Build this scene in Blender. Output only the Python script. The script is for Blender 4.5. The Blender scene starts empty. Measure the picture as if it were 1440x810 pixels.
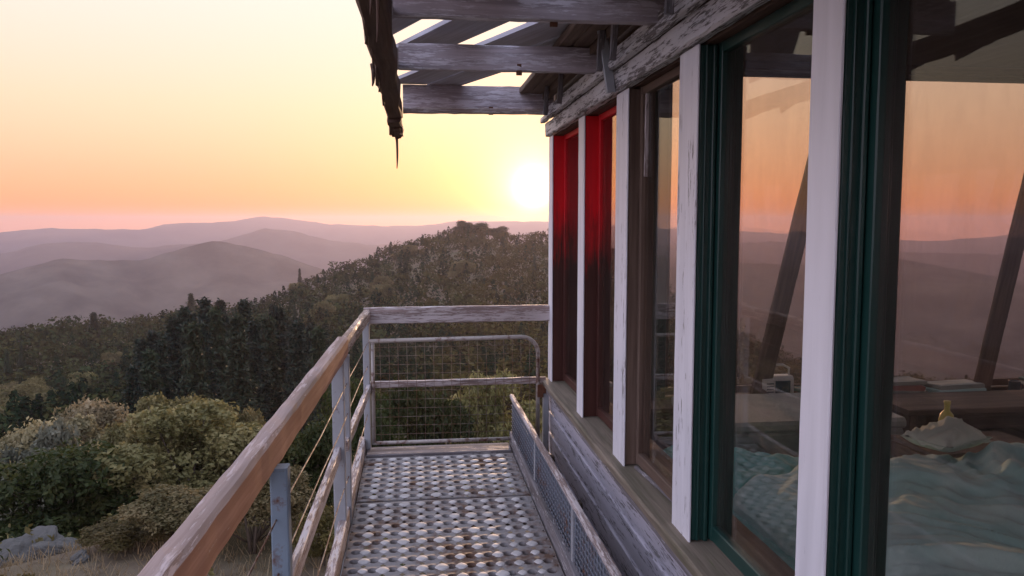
import bpy, bmesh, math, random
import numpy as np
from mathutils import Vector, Matrix
PI = math.pi
R = math.radians
random.seed(7)
sc = bpy.context.scene
COL = sc.collection

# ------------------------------------------------------------------ render
sc.render.engine = 'CYCLES'
sc.view_settings.view_transform = 'Standard'
sc.view_settings.look = 'None'
sc.view_settings.gamma = 1
sc.view_settings.use_curve_mapping = False
sc.view_settings.exposure = 0.0
sc.cycles.use_denoising = True
sc.cycles.max_bounces = 8
sc.cycles.transparent_max_bounces = 24
sc.cycles.sample_clamp_indirect = 6
sc.cycles.caustics_reflective = False
sc.cycles.caustics_refractive = False

# ------------------------------------------------------------------ camera
# world frame: +y runs along the catwalk, z = 0 is the eye height
YAW, PITCH = R(7.151), R(4.886)
cam = bpy.data.cameras.new('camera')
cam.sensor_width = 36
cam.lens = 36 * 1088 / 1440
cam.clip_start = .05
cam.clip_end = 40000
co = bpy.data.objects.new('camera', cam)
COL.objects.link(co)
co.rotation_euler = (PI / 2 - PITCH, 0, -YAW)
sc.camera = co

SUN_AZ, SUN_EL = R(8.72), R(2.45)
SDIR = Vector((math.sin(SUN_AZ) * math.cos(SUN_EL), math.cos(SUN_AZ) * math.cos(SUN_EL), math.sin(SUN_EL)))

# ------------------------------------------------------------------ node helpers
class NT:
    def __init__(s, mat):
        s.t = mat.node_tree
        s.n = s.t.nodes
        s.l = s.t.links
    def new(s, typ, **kw):
        nd = s.n.new(typ)
        for k, v in kw.items():
            if k == 'inp':
                for kk, vv in v.items():
                    s.put(nd, kk, vv)
            else:
                setattr(nd, k, v)
        return nd
    def put(s, nd, key, val):
        sock = nd.inputs[key]
        if isinstance(val, bpy.types.NodeSocket):
            s.l.new(val, sock)
        else:
            if isinstance(val, tuple) and len(val) == 3 and sock.type == 'RGBA':
                val = (*val, 1)
            sock.default_value = val
    def math(s, op, a, b=0.0, c=0.0):
        nd = s.new('ShaderNodeMath', operation=op)
        s.put(nd, 0, a); s.put(nd, 1, b)
        if op in ('MULTIPLY_ADD', 'SMOOTH_MIN'):
            s.put(nd, 2, c)
        return nd.outputs[0]
    def mix(s, f, a, b, mode='MIX'):
        nd = s.new('ShaderNodeMix', data_type='RGBA', blend_type=mode)
        s.put(nd, 0, f); s.put(nd, 6, a); s.put(nd, 7, b)
        return nd.outputs[2]
    def ramp(s, f, stops, interp='LINEAR'):
        nd = s.new('ShaderNodeValToRGB')
        nd.color_ramp.interpolation = interp
        e = nd.color_ramp.elements
        while len(e) < len(stops):
            e.new(.5)
        for i, (p, c) in enumerate(stops):
            e[i].position = p
            e[i].color = (*c, 1) if len(c) == 3 else c
        s.put(nd, 0, f)
        return nd.outputs[0]
    def noise(s, vec, scale, detail=4, rough=.55, dist=0.0):
        nd = s.new('ShaderNodeTexNoise')
        s.put(nd, 'Vector', vec); s.put(nd, 'Scale', scale); s.put(nd, 'Detail', detail)
        s.put(nd, 'Roughness', rough); s.put(nd, 'Distortion', dist)
        return nd.outputs[0]
    def mapping(s, vec, scale=(1, 1, 1)):
        nd = s.new('ShaderNodeMapping')
        s.put(nd, 'Vector', vec); s.put(nd, 'Scale', scale)
        return nd.outputs[0]

def newmat(name):
    m = bpy.data.materials.new(name)
    m.use_nodes = True
    nt = NT(m)
    b = m.node_tree.nodes['Principled BSDF']
    return m, nt, b

def bump(nt, b, h, strength=.4, dist=.004):
    nd = nt.new('ShaderNodeBump')
    nt.put(nd, 'Height', h); nt.put(nd, 'Strength', strength); nt.put(nd, 'Distance', dist)
    nt.put(b, 'Normal', nd.outputs[0])

def wood(name, light, dark, paint=None, amt=.5, rough=.75, grain=1.0, stain=(.05, .035, .025), paint_rough=.5, spec=.3, bstr=.5):
    """weathered board: grain along u of the board's own UV, optional flaking paint"""
    m, nt, b = newmat(name)
    uv = nt.new('ShaderNodeUVMap', uv_map='UVMap').outputs[0]
    g = nt.noise(nt.mapping(uv, (2.2 * grain, 55 * grain, 1)), 1.0, 6, .65, .6)
    g2 = nt.noise(nt.mapping(uv, (1.2, 16, 1)), 1.0, 3, .5, .3)
    col = nt.mix(nt.ramp(g, [(.3, (0, 0, 0)), (.68, (1, 1, 1))]), dark, light)
    col = nt.mix(nt.ramp(g2, [(.42, (0, 0, 0)), (.75, (.75, .75, .75))]), col, stain)
    big = nt.noise(nt.mapping(uv, (3, 6, 1)), 1.0, 3, .5)
    col = nt.mix(nt.ramp(big, [(.35, (.0, .0, .0)), (.7, (.45, .45, .45))]), col, tuple(c * .55 for c in light))
    hgt = g
    if paint:
        pn = nt.noise(nt.mapping(uv, (9, 85, 1)), 1.0, 8, .72, .2)
        pl = nt.noise(nt.mapping(uv, (2.2, 14, 1)), 1.0, 5, .6)
        pm = nt.math('ADD', nt.math('MULTIPLY', pn, .6), nt.math('MULTIPLY', pl, .4))
        th = .5 + (amt - .5) * -.45
        mask = nt.ramp(pm, [(th - .02, (0, 0, 0)), (th + .02, (1, 1, 1))])
        dirt = nt.mix(nt.ramp(g2, [(.4, (0, 0, 0)), (.8, (.5, .5, .5))]), paint, tuple(c * .6 for c in paint))
        col = nt.mix(mask, col, dirt)
        hgt = nt.math('ADD', nt.math('MULTIPLY', g, .4), nt.math('MULTIPLY', mask, .7))
        rgh = nt.ramp(mask, [(0, (rough,) * 3), (1, (paint_rough,) * 3)])
        nt.put(b, 'Roughness', rgh)
    else:
        b.inputs['Roughness'].default_value = rough
    nt.put(b, 'Base Color', col)
    b.inputs['Specular IOR Level'].default_value = spec
    bump(nt, b, hgt, bstr, .004)
    return m

def metal(name, col, rust=.3, rough=.5, metallic=.6, rustcol=(.12, .045, .02), sc_=30):
    m, nt, b = newmat(name)
    oc = nt.new('ShaderNodeTexCoord').outputs['Object']
    n1 = nt.noise(oc, sc_, 6, .65)
    n2 = nt.noise(oc, sc_ * .2, 4, .6)
    f = nt.ramp(nt.math('ADD', nt.math('MULTIPLY', n1, .5), nt.math('MULTIPLY', n2, .5)),
                [(.62 - rust * .4, (0, 0, 0)), (.72 - rust * .35, (1, 1, 1))])
    base = nt.mix(n1, tuple(c * .8 for c in col), tuple(min(1, c * 1.15) for c in col))
    nt.put(b, 'Base Color', nt.mix(f, base, rustcol))
    nt.put(b, 'Metallic', nt.ramp(f, [(0, (metallic,) * 3), (1, (.05,) * 3)]))
    nt.put(b, 'Roughness', nt.ramp(n1, [(.2, (rough - .1,) * 3), (.8, (rough + .2,) * 3)]))
    bump(nt, b, n1, .25, .002)
    return m

def leaf(name, c1, c2, c3, trans=.35, rough=.6, cell=.9):
    m, nt, b = newmat(name)
    oc = nt.new('ShaderNodeTexCoord').outputs['Object']
    oi = nt.new('ShaderNodeObjectInfo').outputs['Random']
    n1 = nt.noise(oc, cell, 3, .6)
    n2 = nt.noise(oc, cell * 9, 2, .6)
    f = nt.math('ADD', nt.math('MULTIPLY', n1, .6), nt.math('MULTIPLY', n2, .4))
    col = nt.ramp(f, [(.34, c1), (.5, c2), (.66, c3)])
    hs = nt.new('ShaderNodeHueSaturation')
    nt.put(hs, 'Color', col)
    nt.put(hs, 'Value', nt.math('MULTIPLY_ADD', oi, .4, .8))
    nt.put(hs, 'Hue', nt.math('MULTIPLY_ADD', oi, .03, .485))
    nt.put(b, 'Base Color', hs.outputs[0])
    b.inputs['Roughness'].default_value = rough
    b.inputs['Specular IOR Level'].default_value = .25
    tr = nt.new('ShaderNodeBsdfTranslucent')
    nt.put(tr, 'Color', hs.outputs[0])
    mx = nt.new('ShaderNodeMixShader')
    nt.put(mx, 0, trans)
    nt.l.new(b.outputs[0], mx.inputs[1]); nt.l.new(tr.outputs[0], mx.inputs[2])
    nt.l.new(mx.outputs[0], nt.n['Material Output'].inputs[0])
    return m

def plain(name, col, rough=.7, var=.25, scale=8, metallic=0, spec=.4, bs=.2):
    m, nt, b = newmat(name)
    oc = nt.new('ShaderNodeTexCoord').outputs['Object']
    n = nt.noise(oc, scale, 6, .6)
    nt.put(b, 'Base Color', nt.mix(n, tuple(c * (1 - var) for c in col), tuple(min(1, c * (1 + var)) for c in col)))
    b.inputs['Roughness'].default_value = rough
    b.inputs['Metallic'].default_value = metallic
    b.inputs['Specular IOR Level'].default_value = spec
    bump(nt, b, n, bs, .003)
    return m

M = {}
M['grey_wood'] = wood('grey_wood', (.30, .28, .30), (.12, .105, .11), paint=(.50, .48, .50), amt=.35)
M['rafter_wood'] = wood('rafter_wood', (.64, .57, .62), (.42, .36, .39), paint=(.72, .68, .74), amt=.45)
M['roof_wood'] = wood('roof_wood', (.64, .64, .72), (.42, .40, .45), stain=(.26, .22, .22))
M['fascia_wood'] = wood('fascia_wood', (.17, .105, .08), (.05, .03, .022), stain=(.10, .04, .025))
M['header_wood'] = wood('header_wood', (.30, .27, .27), (.10, .085, .08), paint=(.66, .64, .66), amt=.55)
M['rail_wood'] = wood('rail_wood', (.58, .36, .27), (.40, .21, .145), paint=(.62, .48, .43), amt=.22, stain=(.25, .12, .08), rough=.9, spec=.1)
M['rail_top'] = wood('rail_top', (.52, .40, .36), (.36, .26, .23), paint=(.58, .47, .45), amt=.4, rough=.9, spec=.1, paint_rough=.85)
M['rail_far_wood'] = wood('rail_far_wood', (.46, .34, .28), (.20, .13, .10), paint=(.6, .5, .46), amt=.45)
M['pink_wood'] = wood('pink_wood', (.48, .38, .36), (.24, .17, .15), paint=(.60, .54, .54), amt=.5)
M['white_paint'] = wood('white_paint', (.40, .37, .36), (.2, .17, .16), paint=(.82, .81, .86), amt=.8, bstr=.3)
M['white_flaky'] = wood('white_flaky', (.35, .31, .30), (.14, .11, .10), paint=(.80, .79, .84), amt=.68, bstr=.5)
M['green_paint'] = wood('green_paint', (.03, .035, .025), (.015, .02, .015), paint=(.012, .050, .042), amt=1.05, paint_rough=.35, spec=.5, bstr=.25)
M['brown_board'] = wood('brown_board', (.24, .17, .13), (.10, .065, .05), stain=(.06, .035, .025))
M['siding'] = wood('siding', (.30, .28, .29), (.14, .12, .13), paint=(.60, .56, .63), amt=.60)
M['sill_moss'] = wood('sill_moss', (.34, .28, .22), (.15, .12, .09), paint=(.17, .17, .09), amt=.3, stain=(.05, .06, .025))
M['inner_wood'] = wood('inner_wood', (.20, .15, .115), (.09, .065, .05))
M['floor_wood'] = wood('floor_wood', (.34, .27, .20), (.18, .13, .10))
M['ceiling_wood'] = wood('ceiling_wood', (.12, .10, .09), (.06, .05, .045))
M['galv'] = metal('galv', (.42, .44, .47), rust=.12, rough=.5, metallic=.45)
M['blue_steel'] = metal('blue_steel', (.22, .29, .36), rust=.15, rough=.55, metallic=.25)
M['tube'] = metal('tube', (.45, .41, .38), rust=.35, rough=.5, metallic=.4)
M['wire'] = metal('wire', (.26, .22, .19), rust=.45, rough=.5, metallic=.5)
M['mesh_panel'] = metal('mesh_panel', (.16, .18, .22), rust=.2, rough=.55, metallic=.3)
M['grate'] = metal('grate', (.30, .28, .28), rust=.36, rough=.6, metallic=.3, rustcol=(.13, .07, .045), sc_=16)
M['tread'] = plain('tread', (.56, .53, .52), .6, .55, 9)
M['rust'] = metal('rust', (.2, .1, .06), rust=.7, rough=.75, metallic=.1)

def flare_jamb():
    """red of the lens flare painted into the dark frames, fading to brown below"""
    m, nt, b = newmat('flare_red')
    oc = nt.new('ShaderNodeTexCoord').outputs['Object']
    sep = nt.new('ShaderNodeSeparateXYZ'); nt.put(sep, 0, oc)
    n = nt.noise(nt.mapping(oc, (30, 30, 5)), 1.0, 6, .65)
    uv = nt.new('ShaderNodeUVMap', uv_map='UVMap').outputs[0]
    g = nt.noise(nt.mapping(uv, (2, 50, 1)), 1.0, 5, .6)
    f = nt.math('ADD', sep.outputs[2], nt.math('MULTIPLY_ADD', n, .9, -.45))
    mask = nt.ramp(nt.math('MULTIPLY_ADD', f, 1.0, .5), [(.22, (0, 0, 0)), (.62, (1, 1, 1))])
    bare = nt.mix(g, (.035, .014, .010), (.10, .035, .028))  # dark frame colour where the painted flare ends
    col = nt.mix(mask, bare, nt.mix(g, (.62, .010, .018), (.84, .014, .026)))  # lens flare put into the base colour as red
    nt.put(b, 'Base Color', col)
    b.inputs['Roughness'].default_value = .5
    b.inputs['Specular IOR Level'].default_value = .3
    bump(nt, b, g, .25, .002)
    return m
M['flare_red'] = flare_jamb()

def glass():
    m, nt, b = newmat('window_glass')
    nt.n.remove(b)
    oc = nt.new('ShaderNodeTexCoord').outputs['Object']
    lw = nt.new('ShaderNodeLayerWeight'); nt.put(lw, 'Blend', .5)
    fr = nt.math('MULTIPLY_ADD', nt.math('POWER', lw.outputs['Facing'], 5.0), .96, .04)
    wob = nt.noise(oc, 2.2, 1, .5)
    bp = nt.new('ShaderNodeBump'); nt.put(bp, 'Height', wob); nt.put(bp, 'Strength', .05); nt.put(bp, 'Distance', .02)
    gl = nt.new('ShaderNodeBsdfGlossy'); nt.put(gl, 'Roughness', .012); nt.put(gl, 'Color', (.9, .95, .93)); nt.put(gl, 'Normal', bp.outputs[0])
    tr = nt.new('ShaderNodeBsdfTransparent'); nt.put(tr, 'Color', (.86, .81, .785))
    df = nt.new('ShaderNodeBsdfDiffuse'); nt.put(df, 'Color', (.30, .27, .25))
    d1 = nt.noise(nt.mapping(oc, (14, 14, 3)), 1.0, 6, .7)
    dirt = nt.ramp(d1, [(.35, (.010,) * 3), (.75, (.055,) * 3)])
    a = nt.new('ShaderNodeMixShader'); nt.put(a, 0, dirt); nt.l.new(tr.outputs[0], a.inputs[1]); nt.l.new(df.outputs[0], a.inputs[2])
    c = nt.new('ShaderNodeMixShader'); nt.put(c, 0, nt.math('MULTIPLY', fr, .75))
    nt.l.new(a.outputs[0], c.inputs[1]); nt.l.new(gl.outputs[0], c.inputs[2])
    nt.l.new(c.outputs[0], nt.n['Material Output'].inputs[0])
    return m
M['glass'] = glass()

# ------------------------------------------------------------------ geometry helpers
class MB:
    def __init__(s):
        s.v, s.f, s.uv, s.sm, s.mi = [], [], [], [], []
    def face(s, idx, uvs, smooth=False, mi=0):
        s.f.append(idx); s.uv.append(uvs); s.sm.append(smooth); s.mi.append(mi)
    def sweep(s, pts, prof, up=Vector((0, 0, 1)), jit=0.0, smooth=False, mi=0, taper=None):
        """sweep closed profile [(a,b)..] (a sideways, b up) along pts, capped"""
        pts = [Vector(p) for p in pts]
        u0, v0 = random.uniform(0, 50), random.uniform(0, 50)
        n = len(prof); base = len(s.v)
        per = [0]
        for i in range(n):
            a, b = prof[i], prof[(i + 1) % n]
            per.append(per[-1] + math.hypot(b[0] - a[0], b[1] - a[1]))
        L = 0; us = []
        for i, p in enumerate(pts):
            if i: L += (p - pts[i - 1]).length
            us.append(L)
            t = (pts[min(i + 1, len(pts) - 1)] - pts[max(i - 1, 0)]).normalized()
            side = t.cross(up)
            if side.length < 1e-4: side = t.cross(Vector((0, 1, 0)))
            side.normalize()
            vup = side.cross(t).normalized()
            k = 1 if taper is None else taper[i]
            for a, b in prof:
                s.v.append(p + side * (a * k + random.uniform(-jit, jit)) + vup * (b * k + random.uniform(-jit, jit)))
        for i in range(len(pts) - 1):
            for j in range(n):
                k = (j + 1) % n
                s.face([base + i * n + j, base + i * n + k, base + (i + 1) * n + k, base + (i + 1) * n + j],
                       [(u0 + us[i], v0 + per[j]), (u0 + us[i], v0 + per[j + 1]), (u0 + us[i + 1], v0 + per[j + 1]), (u0 + us[i + 1], v0 + per[j])], smooth, mi)
        e = base + (len(pts) - 1) * n
        s.face([base + j for j in range(n)][::-1], [(u0 + prof[j][0], v0 + prof[j][1]) for j in range(n)][::-1], False, mi)
        s.face([e + j for j in range(n)], [(u0 + prof[j][0], v0 + prof[j][1]) for j in range(n)], False, mi)
    def board(s, p0, p1, w, h, up=Vector((0, 0, 1)), ch=.004, seg=None, jit=.0008, bow=0.0, mi=0, topmi=None):
        p0, p1 = Vector(p0), Vector(p1)
        L = (p1 - p0).length
        seg = seg or max(1, min(24, int(L / .12)))
        a, b = w / 2, h / 2
        ch = min(ch, a * .6, b * .6)
        prof = [(-a + ch, -b), (a - ch, -b), (a, -b + ch), (a, b - ch), (a - ch, b), (-a + ch, b), (-a, b - ch), (-a, -b + ch)]
        pts = [p0.lerp(p1, i / seg) + Vector(up) * (math.sin(PI * i / seg) * bow) for i in range(seg + 1)]
        f0 = len(s.f)
        s.sweep(pts, prof, Vector(up), jit, False, mi)
        if topmi is not None:
            for q in range(seg):
                for e in (3, 4, 5): s.mi[f0 + q * 8 + e] = topmi
    def box(s, x0, x1, y0, y1, z0, z1, ch=.004, mi=0, jit=0.0006):
        """box whose grain runs along its longest side"""
        d = [x1 - x0, y1 - y0, z1 - z0]
        c = [(x0 + x1) / 2, (y0 + y1) / 2, (z0 + z1) / 2]
        ax = max(range(3), key=lambda i: d[i])
        a, b = list(c), list(c)
        a[ax] -= d[ax] / 2; b[ax] += d[ax] / 2
        if ax == 2:   # vertical: side = t x up with up=y -> side along -x
            s.board(a, b, d[0], d[1], Vector((0, 1, 0)), ch, jit=jit, mi=mi)
        elif ax == 1:
            s.board(a, b, d[0], d[2], Vector((0, 0, 1)), ch, jit=jit, mi=mi)
        else:
            s.board(a, b, d[1], d[2], Vector((0, 0, 1)), ch, jit=jit, mi=mi)
    def tube(s, pts, r, n=8, taper=None, mi=0, jit=0.0):
        prof = [(r * math.cos(2 * PI * i / n), r * math.sin(2 * PI * i / n)) for i in range(n)]
        s.sweep(pts, prof, Vector((0, 0, 1)) if abs((Vector(pts[-1]) - Vector(pts[0])).normalized().z) < .95 else Vector((0, 1, 0)), jit, True, mi, taper)
    def build(s, name, mats, parent=None):
        me = bpy.data.meshes.new(name)
        me.from_pydata([tuple(v) for v in s.v], [], s.f)
        uvl = me.uv_layers.new(name='UVMap')
        flat = [c for f in s.uv for p in f for c in p]
        uvl.data.foreach_set('uv', flat)
        me.polygons.foreach_set('use_smooth', s.sm)
        me.polygons.foreach_set('material_index', s.mi)
        for m in (mats if isinstance(mats, (list, tuple)) else [mats]):
            me.materials.append(m)
        me.validate(); me.update()
        o = bpy.data.objects.new(name, me)
        COL.objects.link(o)
        if parent is not None:
            o.parent = parent
            o.matrix_parent_inverse = Matrix.Translation(-world_loc(parent))
        return o

def world_loc(o):
    v = Vector(o.location)
    # parents here are only translated/rotated empties at top level; parts keep identity
    if o.parent is not None:
        return Vector((0, 0, 0)) + world_loc(o.parent) * 0 + PARTOFF.get(o.name, Vector((0, 0, 0)))
    return v
PARTOFF = {}

def tag(o, label, cat, group=None, kind=None):
    if label: o['label'] = label
    if cat: o['category'] = cat
    if group: o['group'] = group
    if kind: o['kind'] = kind
    return o

def thing(name, label, cat, loc=(0, 0, 0), group=None):
    o = bpy.data.objects.new(name, None)
    COL.objects.link(o)
    o.location = loc
    o.empty_display_size = .2
    return tag(o, label, cat, group)

def lathe(prof, n=20):
    """MB of a revolved profile [(r,z)..]"""
    m = MB()
    for r, z in prof:
        for i in range(n):
            m.v.append(Vector((r * math.cos(2 * PI * i / n), r * math.sin(2 * PI * i / n), z)))
    for k in range(len(prof) - 1):
        for i in range(n):
            j = (i + 1) % n
            m.face([k * n + i, k * n + j, (k + 1) * n + j, (k + 1) * n + i], [(i / n, k), (j / n, k), (j / n, k + 1), (i / n, k + 1)], True)
    m.face(list(range(n))[::-1], [(0, 0)] * n)
    e = (len(prof) - 1) * n
    m.face([e + i for i in range(n)], [(0, 0)] * n)
    return m
def moved(m, off, rz=0):
    rot = Matrix.Rotation(rz, 3, 'Z')
    m.v = [rot @ Vector(v) + Vector(off) for v in m.v]
    return m

# ================================================================== CABIN
XW = .955          # outer face of the window casings
YE = 5.50          # far corner
Y0 = -.80          # near end (behind the camera)
XE = 6.25          # opposite wall
ZSF = -1.30
ZT = 1.08   # top of the taller far windows
ZS, ZH = -1.15, .60   # sill and header
ZF = -1.60
cabin = thing('lookout_cabin', 'old glazed fire lookout cabin with white casings, dark green jambs and a weathered timber eave', 'cabin', (3.6, 2.35, -1.9))

# window posts of the long wall beside the catwalk
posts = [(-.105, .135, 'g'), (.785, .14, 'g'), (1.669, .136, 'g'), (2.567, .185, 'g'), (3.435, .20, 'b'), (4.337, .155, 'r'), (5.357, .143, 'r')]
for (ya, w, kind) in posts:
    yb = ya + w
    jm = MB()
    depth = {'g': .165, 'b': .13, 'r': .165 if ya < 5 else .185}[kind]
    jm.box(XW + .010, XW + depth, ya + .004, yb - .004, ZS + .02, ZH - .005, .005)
    jb = jm.build('window_post', M[{'g': 'green_paint', 'b': 'brown_board', 'r': 'flare_red'}[kind]], cabin)
    if kind == 'r': jb['label'] = 'dark post with red lens flare painted into its upper half'
    if kind == 'b': jb['label'] = 'bare brown weathered post'
    c = MB()
    c.box(XW, XW + .008, ya, yb, ZS + .012, ZH - .003, .003)
    c.build('casing', M['white_flaky' if kind in 'gb' and ya > 2 else 'white_paint'], jb)
    if kind == 'g':
        s = MB()
        s.box(XW + .028, XW + .034, ya - .004, ya + .006, ZS + .02, ZH - .006, .002)
        s.box(XW + .052, XW + .066, ya - .010, ya + .006, ZS + .02, ZH - .006, .003)
        s.box(XW + .112, XW + .128, ya - .010, ya + .006, ZS + .02, ZH - .006, .003)
        s.build('stop_bead', M['green_paint'], jb)

def window_x(y0, y1, xg, mat, zs=ZS, zh=ZH):
    """window in a wall of constant x"""
    f = MB()
    b = .035
    f.box(xg - .018, xg + .018, y0, y0 + b, zs + .03, zh, .003)
    f.box(xg - .018, xg + .018, y1 - b, y1, zs + .03, zh, .003)
    f.box(xg - .017, xg + .017, y0 + b, y1 - b, zs + .03, zs + .03 + b * 1.5, .003)
    f.box(xg - .017, xg + .017, y0 + b, y1 - b, zh - b, zh, .003)
    w = f.build('window', mat, cabin)
    p = MB(); p.box(xg - .002, xg + .002, y0 + b - .004, y1 - b + .004, zs + .03 + b, zh - b + .004, .0005, jit=0)
    p.build('pane', M['glass'], w)
def window_y(x0, x1, yg, mat, zs=ZS, zh=ZH):
    f = MB()
    b = .035
    f.box(x0, x0 + b, yg - .018, yg + .018, zs + .03, zh, .003)
    f.box(x1 - b, x1, yg - .018, yg + .018, zs + .03, zh, .003)
    f.box(x0 + b, x1 - b, yg - .017, yg + .017, zs + .03, zs + .03 + b * 1.5, .003)
    f.box(x0 + b, x1 - b, yg - .017, yg + .017, zh - b, zh, .003)
    w = f.build('window', mat, cabin)
    p = MB(); p.box(x0 + b - .004, x1 - b + .004, yg - .002, yg + .002, zs + .03 + b, zh - b + .004, .0005, jit=0)
    p.build('pane', M['glass'], w)

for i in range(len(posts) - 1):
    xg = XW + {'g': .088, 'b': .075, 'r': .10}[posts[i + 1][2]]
    window_x(posts[i][0] + posts[i][1] + .0, posts[i + 1][0] - .0, xg, M[{'g': 'green_paint', 'b': 'brown_board', 'r': 'flare_red'}[posts[i + 1][2]]])

# far wall (towards the sun), opposite wall, near wall
for i, x in enumerate((1.74, 3.47, 5.23)):
    p = MB(); p.box(x - .06, x + .06, YE - .13, YE, ZSF + .02, ZT - .005, .005)
    p.build('window_post', M['green_paint'], cabin)
p = MB(); p.box(XE - .12, XE, YE - .13, YE, ZSF + .02, ZT - .005, .005); p.build('window_post', M['green_paint'], cabin)
xs = [1.145, 1.74, 3.47, 5.23, XE - .06]
for i in range(4):
    window_y(xs[i] + (.06 if i else 0), xs[i + 1] - .06, YE - .06, M['inner_wood'], zs=ZSF, zh=ZT)
ys = [Y0 + i * .9 for i in range(8)]
for i in range(8):
    if i < 7:
        p = MB(); p.box(XE - .12, XE, ys[i] - .06, ys[i] + .06, ZS + .02, ZH - .005, .005)
        p.build('window_post', M['green_paint'], cabin)
    if i < 7:
        window_x(ys[i] + .06, min(ys[i + 1] - .06, YE - .135), XE - .06, M['inner_wood'])
for i in range(6):
    x = 1.2 + i * .84
    window_y(x, x + .76, Y0 + .05, M['inner_wood'])
    p = MB(); p.box(x + .762, x + .838, Y0, Y0 + .1, ZS + .02, ZH - .005, .005); p.build('window_post', M['green_paint'], cabin)

# wall under the windows: lapped boards outside, dark boards inside
w = MB()
for k in range(6):
    zt = ZS - .07 - k * .155
    w.board((XW + .018, Y0, zt - .078), (XW + .018, YE, zt - .078), .022, .150, Vector((-.06, 0, 1)).normalized(), .004, 40, .0012)
w.build('siding', M['siding'], cabin)
w = MB(); w.box(XW + .035, XW + .10, Y0 + .1, YE - .1, -2.2, ZS - .035, .003)
w.box(XE - .10, XE, Y0 + .1, YE - .1, -2.2, ZS - .035, .003)
w.box(XW + .04, XE - .003, YE - .095, YE, -2.2, ZSF + .02, .003)
w.box(XW + .04, XE - .003, Y0, Y0 + .095, -2.2, ZS - .035, .003)
w.build('wall', M['inner_wood'], cabin)
w = MB()
w.board((XW + .105, Y0, ZS - .005), (XW + .105, YE + .03, ZS - .005), .31, .045, Vector((-.05, 0, 1)).normalized(), .008, 50, .0025)
w.build('sill', M['sill_moss'], cabin)
w = MB(); w.board((XW - .02, Y0, ZS - .048), (XW - .02, YE + .02, ZS - .048), .035, .04, ch=.005, seg=40, jit=.002)
w.board((XW + .13, 2.76, ZS + .03), (XW + .085, 3.43, ZS + .036), .022, .02, ch=.004, seg=8, jit=.002)
w.board((XW + .075, 2.76, ZS + .03), (XW + .045, 3.38, ZS + .026), .014, .012, ch=.003, seg=8, jit=.003)
w.build('sill_trim', M['grey_wood'], cabin)
w = MB(); w.box(XW + .26, XE - .13, YE - .36, YE - .10, ZSF - .03, ZSF, .004)
w.build('inner_shelf', M['inner_wood'], cabin)
# header: stacked weathered boards
w = MB()
w.board((XW + .005, Y0, ZH + .055), (XW + .005, YE + .05, ZH + .055), .05, .10, ch=.008, seg=60, jit=.003)
w.build('header_board', M['header_wood'], cabin)
w = MB()
w.board((XW - .035, Y0, ZH + .122), (XW - .035, YE + .06, ZH + .122), .04, .036, ch=.006, seg=60, jit=.003)
w.board((XW - .01, Y0, ZH + .175), (XW - .01, YE + .02, ZH + .175), .035, .055, ch=.006, seg=60, jit=.003)
w.build('header_trim', M['header_wood'], cabin)
w = MB(); w.box(XW + .032, XW + .17, Y0, YE, ZH + .002, ZT + .06, .004)
w.box(XW + .172, XE, YE - .14, YE, ZT + .002, ZT + .06, .004)
w.box(XE - .13, XE, Y0, YE - .142, ZH + .002, ZT + .06, .004)
w.box(XW + .172, XE - .132, Y0, Y0 + .12, ZH + .002, ZT + .06, .004)
w.build('lintel', M['fascia_wood'], cabin)
w = MB(); w.box(XW + .1, XE, Y0, YE, ZT + .062, ZT + .09, .003); w.build('ceiling', M['ceiling_wood'], cabin)
w = MB(); w.box(XW + .1, XE - .1, Y0 + .1, YE - .1, ZF - .04, ZF, .003); w.build('floor', M['floor_wood'], cabin)
# roof: low hip
rf = MB()
a = [(.70, Y0 - .2, ZT + .15), (XE + .3, Y0 - .2, ZT + .15), (XE + .3, YE + .05, ZT + .15), (.70, YE + .05, ZT + .15)]
ap = [(3.4, 2.0, ZT + .3), (3.4, 2.9, ZT + .3)]
for p in a: rf.v.append(Vector(p))
for p in a: rf.v.append(Vector((p[0], p[1], p[2] - .05)))
for p in ap: rf.v.append(Vector(p))
for f in ([0, 1, 8], [1, 2, 9, 8], [2, 3, 9], [3, 0, 8, 9], [7, 6, 5, 4], [0, 4, 5, 1], [1, 5, 6, 2], [2, 6, 7, 3], [3, 7, 4, 0]):
    rf.face(f, [(rf.v[i].y, rf.v[i].x) for i in f])
rf.build('roof', M['fascia_wood'], cabin)

# eave: edge beam, rafters, decking boards with gaps
w = MB()
zb = .745
pts = [(-.128 + .005 * math.sin(i * 1.3), Y0 - .6 + i * .17, zb + .008 * math.sin(i * .9)) for i in range(41)]
a_, b_ = .050, .042
w.sweep(pts, [(-a_ + .01, -b_), (a_ - .008, -b_ + .004), (a_, -b_ + .01), (a_, b_), (-a_, b_), (-a_ - .006, -b_ + .02)], jit=.003)
# broken grain hanging down along the outer edge
for (yy, ln) in ((5.83, .16), (5.5, .05), (4.55, .05), (3.82, .10), (3.4, .05), (3.0, .06), (4.1, .05)):
    w.board((-.165, yy - .16, zb - .02), (-.172, yy + .06, zb - .035 - ln * .3), .012, .05, jit=.004, seg=3)
w.board((-.128, 5.35, zb - .05), (-.120, 6.02, zb - .072), .085, .05, jit=.008, seg=7)
w.board((-.118, 5.6, zb - .07), (-.112, 6.0, zb - .10), .045, .04, jit=.008, seg=5)
w.build('eave_beam', M['fascia_wood'], cabin)
def rafter(y, h, z0, x1=.97, mat='rafter_wood', jit=.0015):
    w = MB()
    w.board((-.07, y + .02, z0 + h / 2), (x1, y + .02, z0 + h / 2 + .004), .042, h, ch=.004, seg=20, jit=jit)
    return w.build('rafter', M[mat], cabin)
for y in (-.8, .25, 1.15, 2.06):
    rafter(y, .14, .75)
rafter(2.93, .13, .75); rafter(3.93, .125, .752)
rafter(5.40, .155, .775)
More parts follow.
